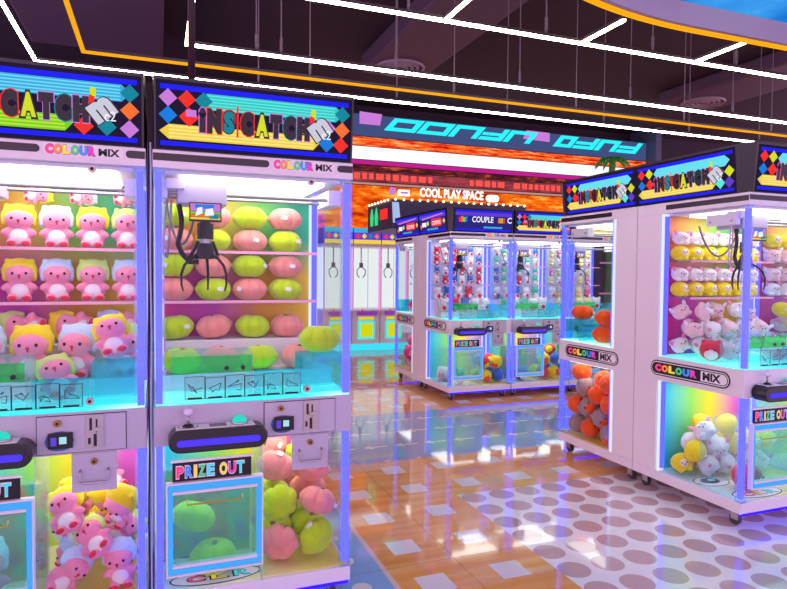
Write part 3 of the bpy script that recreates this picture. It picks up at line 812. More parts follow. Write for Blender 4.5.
def drop(protos, P, lift, where, post_right, group, seed, cat='plush toy', scale=1.0, wild=0.5, names=None, box=None):
    """one plush on each spot of a heap; lift = height of a toy's middle above its own base"""
    rr = random.Random(seed)
    order = sorted(range(len(P)), key=lambda k: seen_x(P[k]), reverse=post_right)
    for n, k in enumerate(order):
        i = n % len(protos)
        e = Euler((rr.uniform(-wild, wild), rr.uniform(-wild, wild), rr.uniform(-.7, .7)))
        q = P[k] - e.to_matrix() @ Vector((0, 0, lift * scale))
        if box:
            lo = low_point(protos[i], e, scale)
            for a in range(2):
                q[a] = min(max(q[a], box[2 * a] - lo[a] + .004), box[2 * a + 1] - lo[a + 3] - .004)
            q[2] = max(q[2], box[4] - lo[2] + .002)
        place(protos[i], q, e, '%s %s, %s from corner post' % (names[i], where, ORD[n]) if n else '%s %s, next to corner post' % (names[i], where), cat, group, scale)

# pumpkins ----------------------------------------------------------------------
PP, PL = make_pumpkin(PK_PINK, STEM_G), make_pumpkin(PK_LIME, STEM_B)
g = 'pumpkin plush in the pumpkin machine'
YB = Y1 + DV - .150
rows = [(1.6455, 'PLPL', 'on the lower layer of the upper shelf'), (1.765, 'LPLP', 'on the top layer of the upper shelf'),
        (1.3965, 'PLPL', 'on the lower layer of the lower shelf'), (1.5155, 'LPLP', 'on the top layer of the lower shelf')]
for z, pat, wh in rows:
    for k, ch in enumerate(pat):
        x = .081 + .185 * k + rnd.uniform(-.001, .001)
        n = 3 - k
        nm = 'salmon pink' if ch == 'P' else 'lime green'
        lab = '%s plush pumpkin %s, %s' % (nm, wh, 'beside rear post' if n == 0 else ORD[n] + ' from rear post')
        place(PP if ch == 'P' else PL, (x, YB, z), (0, 0, rnd.uniform(-1.5, 1.5)), lab, 'plush toy', g, .995)
for k, (ch, x, z) in enumerate((('L', .085, 1.2005), ('P', .271, 1.2005), ('L', .457, 1.2005), ('P', .643, 1.2005))):
    n = 3 - k
    lab = '%s plush pumpkin on the riser under the shelves, %s' % ('salmon pink' if ch == 'P' else 'lime green', 'beside rear post' if n == 0 else ORD[n] + ' from rear post')
    place(PP if ch == 'P' else PL, (x + .005, YB - .005, z), (rnd.uniform(-.15, .15), rnd.uniform(-.15, .15), k), lab, 'plush toy', g, 1.0)
spots = [('L', .10, Y1 + .346, 1.0605, 'at the front of the playfield behind the green acrylic guard'), ('P', .285, Y1 + .346, 1.0605, 'behind the clear chute guard on the playfield'),
         ('L', .475, Y1 + .346, 1.0605, 'on the playfield past the chute guard'), ('P', .67, Y1 + .346, 1.0605, 'behind the cyan acrylic guard on the playfield')]
for ch, x, y, z, wh in spots:
    place(PP if ch == 'P' else PL, (x, y, z), (.1, -.05, x * 9), ('salmon pink' if ch == 'P' else 'lime green') + ' plush pumpkin ' + wh, 'plush toy', g, 1.0)
place(PL, (.722, Y1 + .148, 1.1585), (.0, .08, .9), 'lime green plush pumpkin alone on the cyan acrylic ledge', 'plush toy', g, 1.1)
P = pile(16, .090, X1 + .46, X1 + .832, Y1 + .055, Y1 + .64, .175, 5)
drop([PP, PL], P, .062, 'in the bottom heap of the pumpkin machine', True, g, 12, wild=1.2, names=['pink plush pumpkin', 'lime plush pumpkin'], scale=1.03, box=(X1 + .46, X1 + .832, Y1 + .055, Y1 + .64, .175))
place(PL, (.235, Y1 + .15, .173), (0, 0, .5), 'lime plush pumpkin waiting behind the prize door flap', 'plush toy', g, 1.2)
place(PL, (.13, Y1 + .18, .335), (.3, .5, 1.5), 'lime plush pumpkin on top of another inside the prize chute', 'plush toy', g, 1.1)

# hooded bears ------------------------------------------------------------------
BY, BB, BL = make_bear(H_YEL), make_bear(H_BLU), make_bear(H_LIM)
g = 'hooded bear plush in the bear machine'
BR = {'Y': (BY, 'yellow'), 'B': (BB, 'blue'), 'L': (BL, 'lime')}
def bear(ch, x, y, z, rot, tail, s=1.0):
    p, nm = BR[ch]; place(p, (x, y, z), rot, 'pink plush bear in %s hood %s' % (nm, tail), 'plush toy', g, s)
xs = [-.135 - .153 * k for k in range(5)]
for pat, z, wh in (('LYBYB', 1.6455, 'sitting on the upper shelf'), ('BLBYL', 1.3965, 'sitting on the lower shelf')):
    for k, ch in enumerate(pat):
        bear(ch, xs[k], YB - .02, z, (0, 0, rnd.uniform(-.12, .22)), wh + (' beside rear post' if k == 0 else ', %s from rear post' % ORD[k]), .995)
for k, ch in enumerate('BBYL'):
    bear(ch, -.20 - .19 * k, YB + .02, 1.847, (0, PI / 2 * .92, .1), 'lying along the top row' + (' beside rear post' if k == 0 else ', %s from rear post' % ORD[k]), .60)
for k, ch in enumerate('BYLB'):
    bear(ch, -.08 - .205 * k, YB + .01, 1.2005, (0, -PI / 2 * .95, .1), 'lying along the riser' + (' beside rear post' if k == 0 else ', %s from rear post' % ORD[k]), 1.0)
for k, ch in enumerate('LBYB'):
    bear(ch, -.155 - .183 * k, Y1 + .358, 1.0605, (.0, 0, rnd.uniform(-.3, .3)), 'sitting in the playfield back row' + (' beside side glass' if k == 0 else ', %s from side glass' % ORD[k]), 1.2)
for k, (ch, x) in enumerate((('Y', -.165), ('L', -.372))):
    bear(ch, x, (Y1 + .16 if k == 0 else Y1 + .20), 1.1585 if k == 0 else .985, (-.45, rnd.uniform(-.3, .3), rnd.uniform(-.3, .4)), 'propped in playfield front row' + (' beside side glass' if k == 0 else ', %s from side glass' % ORD[k]), 1.05)
X0 = X1 - GAPX
P = pile(17, .084, X0 + .46, X0 + .832, Y1 + .055, Y1 + .64, .175, 3)
drop([BY, BB, BL], P, .09, 'in the bottom heap of the bear machine', True, g, 31, wild=1.3, names=['yellow-hooded pink bear', 'blue-hooded pink bear', 'lime-hooded pink bear'], scale=1.0, box=(X0 + .46, X0 + .832, Y1 + .055, Y1 + .64, .175))
bear('B', X0 + .23, Y1 + .17, .173, (0, 0, .3), 'sitting in the prize chute of its machine', 1.3)

# chicks and lambs in the near machine --------------------------------------------
CH, LB = make_chick(), make_lamb()
LP = make_lamb(fuzz('blush', (250, 205, 205)), F_WHITE)
g = 'plush in the yellow chick machine'
YB3 = Y3 + DV - .085
for z, p, nm, wh in ((1.6455, CH, 'yellow plush chick', 'on the upper shelf'), (1.753, LB, 'white plush lamb', 'on top of the chicks of the upper shelf'),
                     (1.3965, CH, 'yellow plush chick', 'on the lower shelf'), (1.504, LB, 'white plush lamb', 'on top of the chicks of the lower shelf')):
    for k in range(6):
        place(p, (X3 + .10 + .133 * k, YB3 + rnd.uniform(-.004, .004), z), (0, 0, rnd.uniform(-.5, .1)), '%s %s, %s' % (nm, wh, 'beside rear post' if k == 0 else ORD[k] + ' from rear post'), 'plush toy', g, .98 if p is CH else .92)
P = pile(22, .072, X3 + .04, X3 + .80, Y3 + .42, Y3 + .68, .987, 8)
drop([LB, LP], P, .05, 'piled on the playfield of the chick machine', False, g, 4, wild=.6, names=['white plush lamb', 'blush pink plush lamb'], scale=1.0, box=(X3 + .04, X3 + .80, Y3 + .42, Y3 + .68, .987))
RB = make_ball('plush_pig', F_RED, F_WHITE, .068); WB = make_ball('plush_seal', F_WHITE, B_PINK, .075)
for k, (p, nm, x, y, s) in enumerate(((RB, 'red and white plush pig at the rear of the playfield by the side glass', .105, .335, 1.1), (WB, 'white plush seal with pink face on the playfield', .52, .20, 1.1), (LP, 'blush pink plush lamb next to the red pig by the side glass', .27, .345, 1.1),)):
    place(p, (X3 + x, Y3 + y, .9855), (0, 0, .4 * k - .9), nm, 'plush toy', g, s)
place(RB, (X3 + .74, Y3 + .15, 1.1585), (0, 0, -.4), 'red plush pig on the cyan ledge of the chick machine', 'plush toy', g, 1.0)
P = pile(21, .078, X3 + .03, X3 + .83, Y3 + .355, Y3 + .65, .175, 21)
drop([CH, LB], P, .055, 'in the bottom heap of the chick machine', False, g, 9, wild=1.1, names=['yellow plush chick', 'white plush lamb'], scale=1.16, box=(X3 + .03, X3 + .83, Y3 + .355, Y3 + .65, .175))
place(RB, (X3 + .25, Y3 + .17, .173), (0, 0, .2), 'red plush pig behind the prize flap of the chick machine', 'plush toy', g, 1.35)

# the next machine along
g = 'plush in the pink and white machine'
for z, p, nm, wh in ((1.6455, LP, 'blush pink plush lamb', 'on the upper shelf beyond the chick machine'), (1.753, CH, 'yellow plush chick', 'on top row beyond the chick machine'),
                     (1.3965, LB, 'white plush lamb', 'on the lower shelf beyond the chick machine'), (1.504, LP, 'blush pink plush lamb', 'above the white lambs beyond the chick machine')):
    for k in range(5):
        place(p, (X3 + .875 + .11 + .145 * k, YB3, z), (0, 0, rnd.uniform(-.6, -.1)), '%s %s, %s' % (nm, wh, 'beside its post' if k == 0 else ORD[k] + ' from its post'), 'plush toy', g, 1.0)
P = pile(19, .074, X3 + .875 + .06, X3 + .875 + .74, Y3 + .36, Y3 + .68, .987, 18)
drop([LB, LP, CH], P, .052, 'on the playfield beyond the chick machine', False, g, 6, wild=.6, names=['white plush lamb', 'blush pink plush lamb', 'yellow plush chick'], scale=1.02, box=(X3 + .875 + .06, X3 + .875 + .74, Y3 + .36, Y3 + .68, .987))

# orange and grey plush, back to back ----------------------------------------------
OB, GB = make_ball('plush_fox', F_ORG, F_ORG, .082), make_ball('plush_raccoon', F_GREY, F_ORG, .082)
g = 'orange and grey plush in the back to back machine'
yb0, yb1 = Y3 + 2 * MD + .008 - DV + .05, Y3 + 2 * MD + .008 - .055
P = pile(26, .084, X3 + .01, X3 + .40, yb0, yb1, .175, 14)
drop([OB, GB], P, .075, 'in the bottom heap behind the side glass', False, g, 8, wild=1.0, names=['orange plush fox', 'grey plush raccoon'], box=(X3 + .01, X3 + .40, yb0, yb1, .175))
PKO = make_pumpkin(F_ORG, STEM_G)
for k, (x, y, z, sc, nm) in enumerate(((.125, 4.436, 1.1585, 1.05, 'orange plush pumpkin on the ledge by the side glass'), (.15, 4.17, .986, 1.2, 'orange plush pumpkin under another one by the side glass'),
                                       (.16, 4.17, 1.128, 1.1, 'orange plush pumpkin stacked on another one by the side glass'), (.42, 4.16, .986, 1.3, 'orange plush pumpkin behind the stacked pair on the playfield'))):
    place(PKO, (X3 + x, y, z), (0, 0, k), nm, 'plush toy', g, sc)
place(GB, (X3 + .42, 4.16, 1.142), (0, 0, -1.2), 'grey plush raccoon sitting on the hindmost orange pumpkin', 'plush toy', g, .95)

# the far block ---------------------------------------------------------------------
minis = [('red', make_mini(F_RED, F_RED, F_WHITE)), ('white', make_mini(F_WHITE, F_WHITE, F_RED)), ('blue', make_mini(F_WHITE, F_BLUE, F_RED)),
         ('mint', make_mini(F_WHITE, F_GREEN, F_CREAM)), ('yellow', make_mini(H_YEL, F_CREAM, F_WHITE)), ('pink', make_mini(F_MAG, B_PINK, F_WHITE)), ('grey', make_mini(F_GREY, F_WHITE, F_BLUE))]
def stock(mx, pats, where, grp):
    for n, (z, wh, sc, cnt) in enumerate(((1.6455, 'upper shelf lower layer', .76, 6), (1.767, 'upper shelf top layer', .76, 6), (1.3965, 'lower shelf lower layer', .76, 6), (1.518, 'lower shelf top layer', .69, 6), (1.2005, 'on the riser', 1.1, 5))):
        for k in range(cnt):
            nm, p = minis[int(pats[n % 3][(k + n) % 6])]
            place(p, (mx + (.10 + .122 * k if cnt == 6 else .115 + .15 * k), Y2 + DV - .10, z), (0, 0, rnd.uniform(-.4, .2)), '%s small plush, %s %s, %s' % (nm, wh, where, 'beside its post' if k == 0 else ORD[k] + ' from its post'), 'plush toy', grp, sc)
    for k, ch in enumerate(pats[3][:5]):
        nm, p = minis[int(ch)]
        place(p, (mx + .10 + .145 * k, Y2 + .358, 1.0605), (0, 0, rnd.uniform(-.5, .3)), '%s small plush on the playfield %s, %s along' % (nm, where, ORD[k]), 'plush toy', grp, 1.1)
stock(X2, ('010212', '101012', '201021', '102110'), 'of the couple machine', 'small plush in the couple machine')
stock(X2 + .875, ('363231', '213361', '132310', '313613'), 'in second far-block machine', 'small plush beside the couple machine')
stock(X2 + 1.75, ('414541', '445414', '454145', '454414'), 'of the yellow plush machine', 'small plush in the yellow plush machine')
bw = {n: make_ball(nm, a, b, .085) for n, nm, a, b in (('yellow', 'plush_duck', H_YEL, F_ORG), ('blue', 'plush_whale', F_BLUE, F_WHITE), ('scarlet', 'plush_crab', F_RED, H_YEL))}
kinds = {'yellow': 'yellow plush duck', 'blue': 'blue plush whale', 'scarlet': 'red plush crab'}
for mx, wh, gp, sd in ((X2, 'under the coin panel of the couple machine', 'balls of plush under the couple machine', 41), (X2 + .875, 'in bottom of second far-block machine', 'plush at the bottom beside the couple machine', 52), (X2 + 1.75, 'in the bottom of the yellow plush machine', 'plush at the bottom of the yellow plush machine', 63)):
    P = pile(8, .088, mx + .46, mx + .84, Y2 + .055, Y2 + .42, .175, sd)
    drop(list(bw.values()), P, .08, wh, False, gp, sd, wild=.9, names=[kinds[k] for k in bw], box=(mx + .46, mx + .84, Y2 + .055, Y2 + .42, .175))
    place(bw['blue'] if mx > X2 else minis[3][1], (mx + .24, Y2 + .17, .173), (0, 0, 0), ('blue plush whale' if mx > X2 else 'mint plush toy') + ' in the prize chute ' + {0: 'of the couple machine', 1: 'next to the couple machine', 2: 'of the yellow plush machine'}[round((mx - X2) / .875)], 'plush toy', gp, 1.2)
place(WB, (X2 + .15, Y2 + .45, .173), (0, 0, -.8), 'white plush seal at the side glass of the couple machine', 'plush toy', 'balls of plush under the couple machine', 1.3)
BP = make_ball('plush_piglet', F_MAG, B_PINK, .12)
yb0, yb1 = Y2 + 2 * MD + .008 - DV + .05, Y2 + 2 * MD + .008 - .055
P = pile(5, .125, X2 + .01, X2 + .40, yb0, yb1, .175, 77)
drop([BP], P, .115, 'in bottom heap behind the far block', False, 'big pink plush in the rear machine', 3, wild=.8, names=['magenta plush piglet'], scale=1.0, box=(X2 + .01, X2 + .40, yb0, yb1, .175))
for k, (y, nm) in enumerate(((8.02, 'magenta plush piglet on the rear machine playfield near its cabinet'), (8.22, 'magenta plush piglet on the rear machine playfield near its glass'))):
    place(BP, (X2 + .16, y, .986), (0, 0, -1.3), nm, 'plush toy', 'big pink plush in the rear machine', .8)

# ------------------------------------------------------------------ cables and the service pole between the front machines
m = MB()
for k, (dx, c) in enumerate(((-.0185, DARK), (-.0085, mat('pale cable', (170, 180, 210), .4)))):
    xs_ = X1 + dx
    m.tube([(xs_ + .002 * math.sin(t * 1.1 + k * 2), Y1 + .012, .003 + .115 * t) for t in range(19)], .004, c, 6)
tag(m.build('power_cable'), 'twisted power cables hanging in the gap between the front machines', 'cable')
m = MB(); m.tube([(.145, 2.95, 2.338), (.145, 2.95, 5.59)], .016, mat('dark pole', (60, 38, 52), .5), 10)
tag(m.build('service_pole', smooth=True), 'dark service pole rising from the pumpkin machine roof to ceiling', 'pole')

# ------------------------------------------------------------------ floor
def floor_material():
    mt = bpy.data.materials.new('patterned tile floor'); mt.use_nodes = True
    nt = mt.node_tree; b = nt.nodes['Principled BSDF']
    ge = nt.nodes.new('ShaderNodeNewGeometry'); sp = nt.nodes.new('ShaderNodeSeparateXYZ')
    nt.links.new(ge.outputs['Position'], sp.inputs[0])
    x, y = X(nt, sp.outputs[0]), X(nt, sp.outputs[1])
    # timber-look tiles
    mp = nt.nodes.new('ShaderNodeMapping'); mp.inputs['Scale'].default_value = (0.9, 7.0, 1.0)
    nt.links.new(ge.outputs['Position'], mp.inputs[0])
    no = nt.nodes.new('ShaderNodeTexNoise'); no.inputs['Scale'].default_value = 1.6; no.inputs['Detail'].default_value = 5
    nt.links.new(mp.outputs[0], no.inputs[0])
    wood = ramp(nt, X(nt, no.outputs['Fac']), [(0.3, (236, 158, 80)), (0.5, (244, 174, 98)), (0.7, (248, 194, 128))])
    sq = x.cell(1.29, .4285).abs().max(y.cell(2.785, .4325).abs()).lt(.083) * x.gt(1.15)
    col = mixc(nt, sq, wood, lin((238, 230, 234)))
    # pale border by the left machines
    peach = x.lt(1.62) * y.lt(3.02) * x.gt(1.13)
    # blue band with arrows
    band = y.gt(4.745) * y.lt(6.385)
    ax, ay = x.cell(2.09, .29), y.cell(5.17, .445)
    shaft = ay.abs().lt(.013) * ax.gt(-.06) * ax.lt(.11)
    hx = ax + .11
    head = ay.abs().lt(hx * .75) * ax.gt(-.11) * ax.lt(-.03) * ay.abs().gt(hx * .75 - .03)
    arrow = shaft.max(head)
    bcol = mixc(nt, arrow, lin((150, 166, 210)), lin((246, 234, 208)))
    col = mixc(nt, band, col, bcol)
    # white field with discs
    fld = x.gt(1.95) * y.lt(3.862)
    dx, dy = x.cell(2.033, .2155), y.cell(2.446, .2212)
    disc = (dx * dx + dy * dy).lt(.087 * .087)
    fcol = mixc(nt, disc, lin((250, 246, 248)), lin((205, 172, 172)))
    col = mixc(nt, fld, col, fcol)
    # light blue strip with white dots
    bl = x.lt(1.083)
    ex, ey = x.cell(.93, .30), y.cell(2.86, .30)
    dots = (ex * ex + ey * ey).lt(.05 * .05)
    col = mixc(nt, bl, col, mixc(nt, dots, lin((150, 190, 232)), lin((240, 236, 226))))
    col = mixc(nt, x.gt(1.083) * x.lt(1.11), col, lin((232, 205, 200)))
    # hairline joints between the tiles
    jo = (x.cell(1.5, .8620).abs().lt(.0022)).max(y.cell(3.0, .865).abs().lt(.0022)) * x.lt(1.95).max(y.gt(3.862))
    col = mixc(nt, jo * 0.55, col, lin((120, 84, 70)))
    nt.links.new(col, b.inputs['Base Color'])
    b.inputs['Roughness'].default_value = 0.07
    b.inputs['IOR'].default_value = 1.55
    b.inputs['Coat Weight'].default_value = 0.4
    b.inputs['Coat Roughness'].default_value = 0.02
    return mt
m = MB(); m.box(-8, 20, -5, 15, -.05, 0, floor_material()); struct(m.build('floor'))

# ------------------------------------------------------------------ ceiling, ducts, lights
CEIL = mat('dark ceiling', (48, 32, 48), .8)
m = MB(); m.box(-8, 20, -5, 15, 5.6, 5.7, CEIL); struct(m.build('ceiling'))
DUCT = mat('plum painted duct', (92, 70, 92), .6)
for x0, x1, y0, y1, z0, lab in ((3.55, 4.75, 5.2, 11.2, 5.25, 'plum painted duct above the middle of the lights with round outlet'), (10.4, 11.8, 6, 11.0, 5.3, 'plum painted duct over the dark wall corner'), (-1.9, .1, 8.2, 11.6, 5.2, 'plum painted duct above the bear machine')):
    R = empty('air_duct', (x0, y0, z0)); tag(R, lab, 'duct', 'ducts under the dark ceiling')
    m = MB(); m.box(0, x1 - x0, 0, y1 - y0, 0, 5.595 - z0, DUCT); m.build('duct_body', R, bevel=.05)
    if x0 > 0:
        m = MB()
        for r in (.42, .32, .22, .12):
            m.tube([((x1 - x0) / 2 - .05 + r * math.cos(a), y1 - y0 - .6 + r * math.sin(a), -.02) for a in [2 * PI * k / 24 for k in range(25)]], .03, mat('pale vent ring', (150, 128, 146), .5), 6, cap=False)
        m.build('vent_outlet', R)
LZ = 3.287
L_WHITE = emis('linear white', (255, 240, 215), 20.0)
L_ORANGE = emis('linear orange', (255, 160, 20), 1.1)
HOUS = mat('light housing', (60, 52, 58), .5)
WIRE = mat('suspension wire', (120, 108, 120), .5, .3)
def strip_path(pts, w, h, m, z0, mb):
    n = len(pts); vs = []
    for k, p in enumerate(pts):
        a = Vector(pts[max(k - 1, 0)]); b = Vector(pts[min(k + 1, n - 1)]); p = Vector(p)
        d1 = (p - a).normalized() if k else (b - p).normalized(); d2 = (b - p).normalized() if k < n - 1 else d1
        t = (d1 + d2).normalized(); nn = Vector((-t.y, t.x)); s = w / 2 / max(.3, nn.dot(Vector((-d1.y, d1.x))))
        for q in (p + nn * s, p - nn * s):
            vs += [(q.x, q.y, z0), (q.x, q.y, z0 + h)]
    fs = []
    for k in range(n - 1):
        a, b = 4 * k, 4 * k + 4
        fs += [(a, b, b + 2, a + 2), (a + 1, a + 3, b + 3, b + 1), (a, a + 1, b + 1, b), (a + 2, b + 2, b + 3, a + 3)]
    fs += [(0, 2, 3, 1), (4 * n - 4, 4 * n - 3, 4 * n - 1, 4 * n - 2)]
    mb.add(vs, fs, m)
def line_light(pts, m, lab, wires=(), w=.022):
    R = empty('linear_light', (pts[0][0], pts[0][1], LZ)); tag(R, lab, 'ceiling light', 'linear ceiling lights')
    o = Vector((pts[0][0], pts[0][1])); q = [Vector(p) - o for p in pts]
    b = MB(); strip_path(q, w, .017, m, 0, b); b.build('diffuser', R)
    b = MB(); strip_path(q, w, .022, HOUS, .0175, b); b.build('housing', R)
    for wx, wy in wires:
        zt = 1.945 if 3.5 < wx < 4.8 and wy > 5.15 else 2.295
        b = MB(); b.tube([(wx - o.x, wy - o.y, .045), (wx - o.x, wy - o.y, zt)], .006, WIRE, 6); b.tube([(wx - o.x, wy - o.y, .057), (wx - o.x, wy - o.y, .16)], .012, WIRE, 8); b.build('suspension_wire', R)
wx = lambda y, xs: [(x, y) for x in xs]
line_light([(-.95, 2.0), (-.95, 6.04), (13.5, 6.04)], L_WHITE, 'white line light bent at a corner, just over the front marquees', wx(6.04, (.9, 2.3, 3.6, 4.9, 6.2, 7.4)))
line_light([(-.55, 2.0), (-.55, 5.63), (13.5, 5.63)], L_ORANGE, 'orange line light bent at a corner between two white ones', wx(5.63, (1.3, 2.75, 4.2, 5.7, 7.1)), .030)
line_light([(.22, 2.0), (.22, 5.15), (12.5, 5.15)], L_WHITE, 'white line light bent at a corner beside the service pole', wx(5.15, (.75, .95, 1.95, 3.2, 4.5, 5.9)), .030)
line_light([(.5, 3.99), (9.5, 3.99)], L_WHITE, 'straight white line light with short cross pieces to the blue cove', wx(3.99, (.6, 1.6, 2.7, 3.7, 4.6)), .022)
for xx, lab in ((1.87, 'first short white cross light, by the start of the cove'), (3.01, 'second short white cross light, along the cove edge'), (4.135, 'third short white cross light, by the blue sky panel')):
    line_light([(xx, 3.968), (xx, 3.515 if xx > 2.5 else 3.02)], L_WHITE, lab, (), .020)
def cove(off=0.0):
    P = [(14, 3.485 + off), (8, 3.485 + off), (5, 3.485 + off)]
    for k in range(0, 25):
        a = PI / 2 + PI / 2 * k / 24
        P.append((3.6 + (2.05 + off) * math.cos(a), 2.40 + (1.085 + off) * math.sin(a)))
    P.append((1.55 - off, -3))
    return P
line_light(cove(), L_ORANGE, 'curved orange line light around the blue sky panel', (), .04)
b = MB(); strip_path(cove(-.045), .03, .16, mat('cove fascia paint', (190, 165, 175), .6), 3.30, b); struct(b.build('trim_1'))
def sky_material():
    mt = bpy.data.materials.new('lit sky print'); mt.use_nodes = True
    nt = mt.node_tree; nt.nodes.clear()
    o = nt.nodes.new('ShaderNodeOutputMaterial'); e = nt.nodes.new('ShaderNodeEmission')
    t = nt.nodes.new('ShaderNodeTexCoord'); n = nt.nodes.new('ShaderNodeTexNoise')
    n.inputs['Scale'].default_value = .9; n.inputs['Detail'].default_value = 6
    nt.links.new(t.outputs['Object'], n.inputs[0])
    c = ramp(nt, X(nt, n.outputs['Fac']), [(.42, (14, 106, 196)), (.58, (60, 150, 225)), (.74, (205, 226, 245))])
    nt.links.new(c, e.inputs[0]); e.inputs[1].default_value = 1.05
    nt.links.new(e.outputs[0], o.inputs[0]); return mt
b = MB(); pts = cove(-.06)
b.add([(p[0], p[1], 3.455) for p in pts] + [(14, -3, 3.455)] , [tuple(range(len(pts) + 1))], sky_material())
b.add([(p[0], p[1], 3.475) for p in pts] + [(14, -3, 3.475)] , [tuple(range(len(pts), -1, -1))], DUCT)
struct(b.build('ceiling_panel'))

# ------------------------------------------------------------------ the far end of the hall
WALLD = mat('dark plum wall', (52, 36, 54), .8)
m = MB(); m.box(-8, 20, 14.6, 14.75, 0, 5.6, WALLD); struct(m.build('wall_back'))
def noise_glow(name, stops, scale, strength, stretch=(1, 1, 1)):
    mt = bpy.data.materials.new(name); mt.use_nodes = True
    nt = mt.node_tree; nt.nodes.clear()
    o = nt.nodes.new('ShaderNodeOutputMaterial'); e = nt.nodes.new('ShaderNodeEmission')
    t = nt.nodes.new('ShaderNodeTexCoord'); mp = nt.nodes.new('ShaderNodeMapping'); mp.inputs['Scale'].default_value = stretch
    n = nt.nodes.new('ShaderNodeTexNoise'); n.inputs['Scale'].default_value = scale; n.inputs['Detail'].default_value = 5; n.inputs['Roughness'].default_value = .7
    nt.links.new(t.outputs['Object'], mp.inputs[0]); nt.links.new(mp.outputs[0], n.inputs[0])
    nt.links.new(ramp(nt, X(nt, n.outputs['Fac']), stops), e.inputs[0]); e.inputs[1].default_value = strength
    nt.links.new(e.outputs[0], o.inputs[0]); return mt
BX0, BX1 = 2.2, 12.8
def band(name, z0, z1, mt, lab, y=14.0, depth=.5, x0=BX0, x1=BX1, cat='sign'):
    m = MB(); m.box(x0, x1, y, y + depth, z0, z1, DARK)
    o = m.build(name); tag(o, lab, cat, 'lit bands across the far wall')
    m = MB(); m.box(x0, x1, y - .03, y - .001, z0 + .01, z1 - .01, mt); m.build('lit_face', o)
    return o
o = band('sign_band', 4.725, 5.24, emis('slate blue face', (66, 80, 128), .9), 'topmost slate blue sign band with slanted cyan blocks')
CY = emis('cyan neon', (40, 225, 232), 1.15)
FB = Fr((0, 13.965, 4.90), (1, 0, 0), (0, 0, 1))
rr = random.Random(5); xx = 5.0; m = MB()
while xx < 12.0:
    w = rr.choice((.55, .66, .78))
    if 8.75 < xx < 9.6: xx = 9.7; continue
    w = min(w, 12.40 - xx)
    hgt = .30; sl = .9
    def par(a0, a1, b0, b1): return [(a0 + sl * b0, b0), (a1 + sl * b0, b0), (a1 + sl * b1, b1), (a0 + sl * b1, b1)]
    kind = rr.randrange(4); t = .15
    m = MB()
    if kind != 1: m.prism(par(xx, xx + t, 0, hgt), FB, 0, .03, CY)
    m.prism(par(xx + w - t, xx + w, 0, hgt), FB, 0, .03, CY)
    if kind in (0, 2): m.prism(par(xx + t, xx + w - t, hgt - .08, hgt), FB, 0, .03, CY)
    if kind in (1, 2, 3): m.prism(par(xx + (0 if kind == 1 else t), xx + w - t, 0, .08), FB, 0, .03, CY)
    if kind in (1, 3): m.prism(par(xx + (0 if kind == 1 else t), xx + w - t, .12, .19), FB, 0, .03, CY)
    m.build('neon_shape', o)
    xx += w + .05
m = MB(); m.prism([(4.4, .1), (4.9, .1), (4.95, .36), (4.4, .38)], FB, 0, .02, S_MAU); m.build('pink_shape', o)
m = MB(); m.prism([(8.8, .12), (9.6, .1), (9.6, .33), (8.9, .34)], FB, 0, .02, S_MAU); m.build('pink_shape', o)
band('sign_band', 4.50, 4.72, noise_glow('red led screen', [(.36, (120, 10, 10)), (.47, (235, 50, 20)), (.58, (250, 130, 50)), (.68, (250, 190, 150))], 2.2, 1.1, (1, 1, 9)), 'red and orange screen band directly below the cyan blocks')
band('sign_band', 4.185, 4.495, noise_glow('white lightbox', [(.3, (225, 225, 250)), (.6, (245, 245, 255)), (.72, (250, 205, 225))], 1.2, 1.15, (1, 1, 10)), 'white lightbox band across the far wall')
band('sign_band', 4.07, 4.18, emis('magenta face', (190, 30, 140), 1.0), 'thin magenta band under the white lightbox')
band('sign_band', 3.93, 4.065, noise_glow('amber on brown', [(.42, (60, 20, 30)), (.56, (120, 45, 40)), (.7, (240, 120, 60))], 2.0, .9, (1, 1, 6)), 'dark brown band with amber glints under the magenta one')
o = band('sign_band', 3.67, 3.925, noise_glow('brown red face', [(.4, (110, 40, 55)), (.6, (170, 70, 80))], 1.5, .9, (1, 1, 5)), 'brown band with rows of small red letter blocks')
m = MB(); rr = random.Random(9); xx = 3.6; FL = Fr((0, 13.965, 3.73), (1, 0, 0), (0, 0, 1)); RL = emis('red letter blocks', (250, 80, 70), 1.1)  # plain glowing blocks stand for the red lettering of this band
while xx < 12.6:
    w = rr.choice((.10, .14, .18))
    if not (6.3 < xx < 7.2 or 8.2 < xx < 8.5): m = MB(); m.prism([(xx, 0), (xx + w, 0), (xx + w, .14), (xx, .14)], FL, 0, .015, RL); m.build('red_letter_block', o)
    xx += w + .07
band('sign_band', 3.60, 3.665, emis('buff strip', (205, 150, 140), .8), 'thin buff strip above the glowing orange wall')
band('sign_band', 2.35, 3.595, noise_glow('orange backlit wall', [(.34, (120, 30, 8)), (.46, (225, 70, 10)), (.56, (245, 120, 20)), (.66, (250, 190, 80))], 1.4, 1.0, (1, 1, 4)), 'glowing orange wall panel behind the lit lettering', cat='wall panel')
m = MB(); m.box(12.8, 13.0, 13.6, 14.59, 0, 5.6, mat('slate end pier', (84, 92, 128), .5)); struct(m.build('trim_2'))

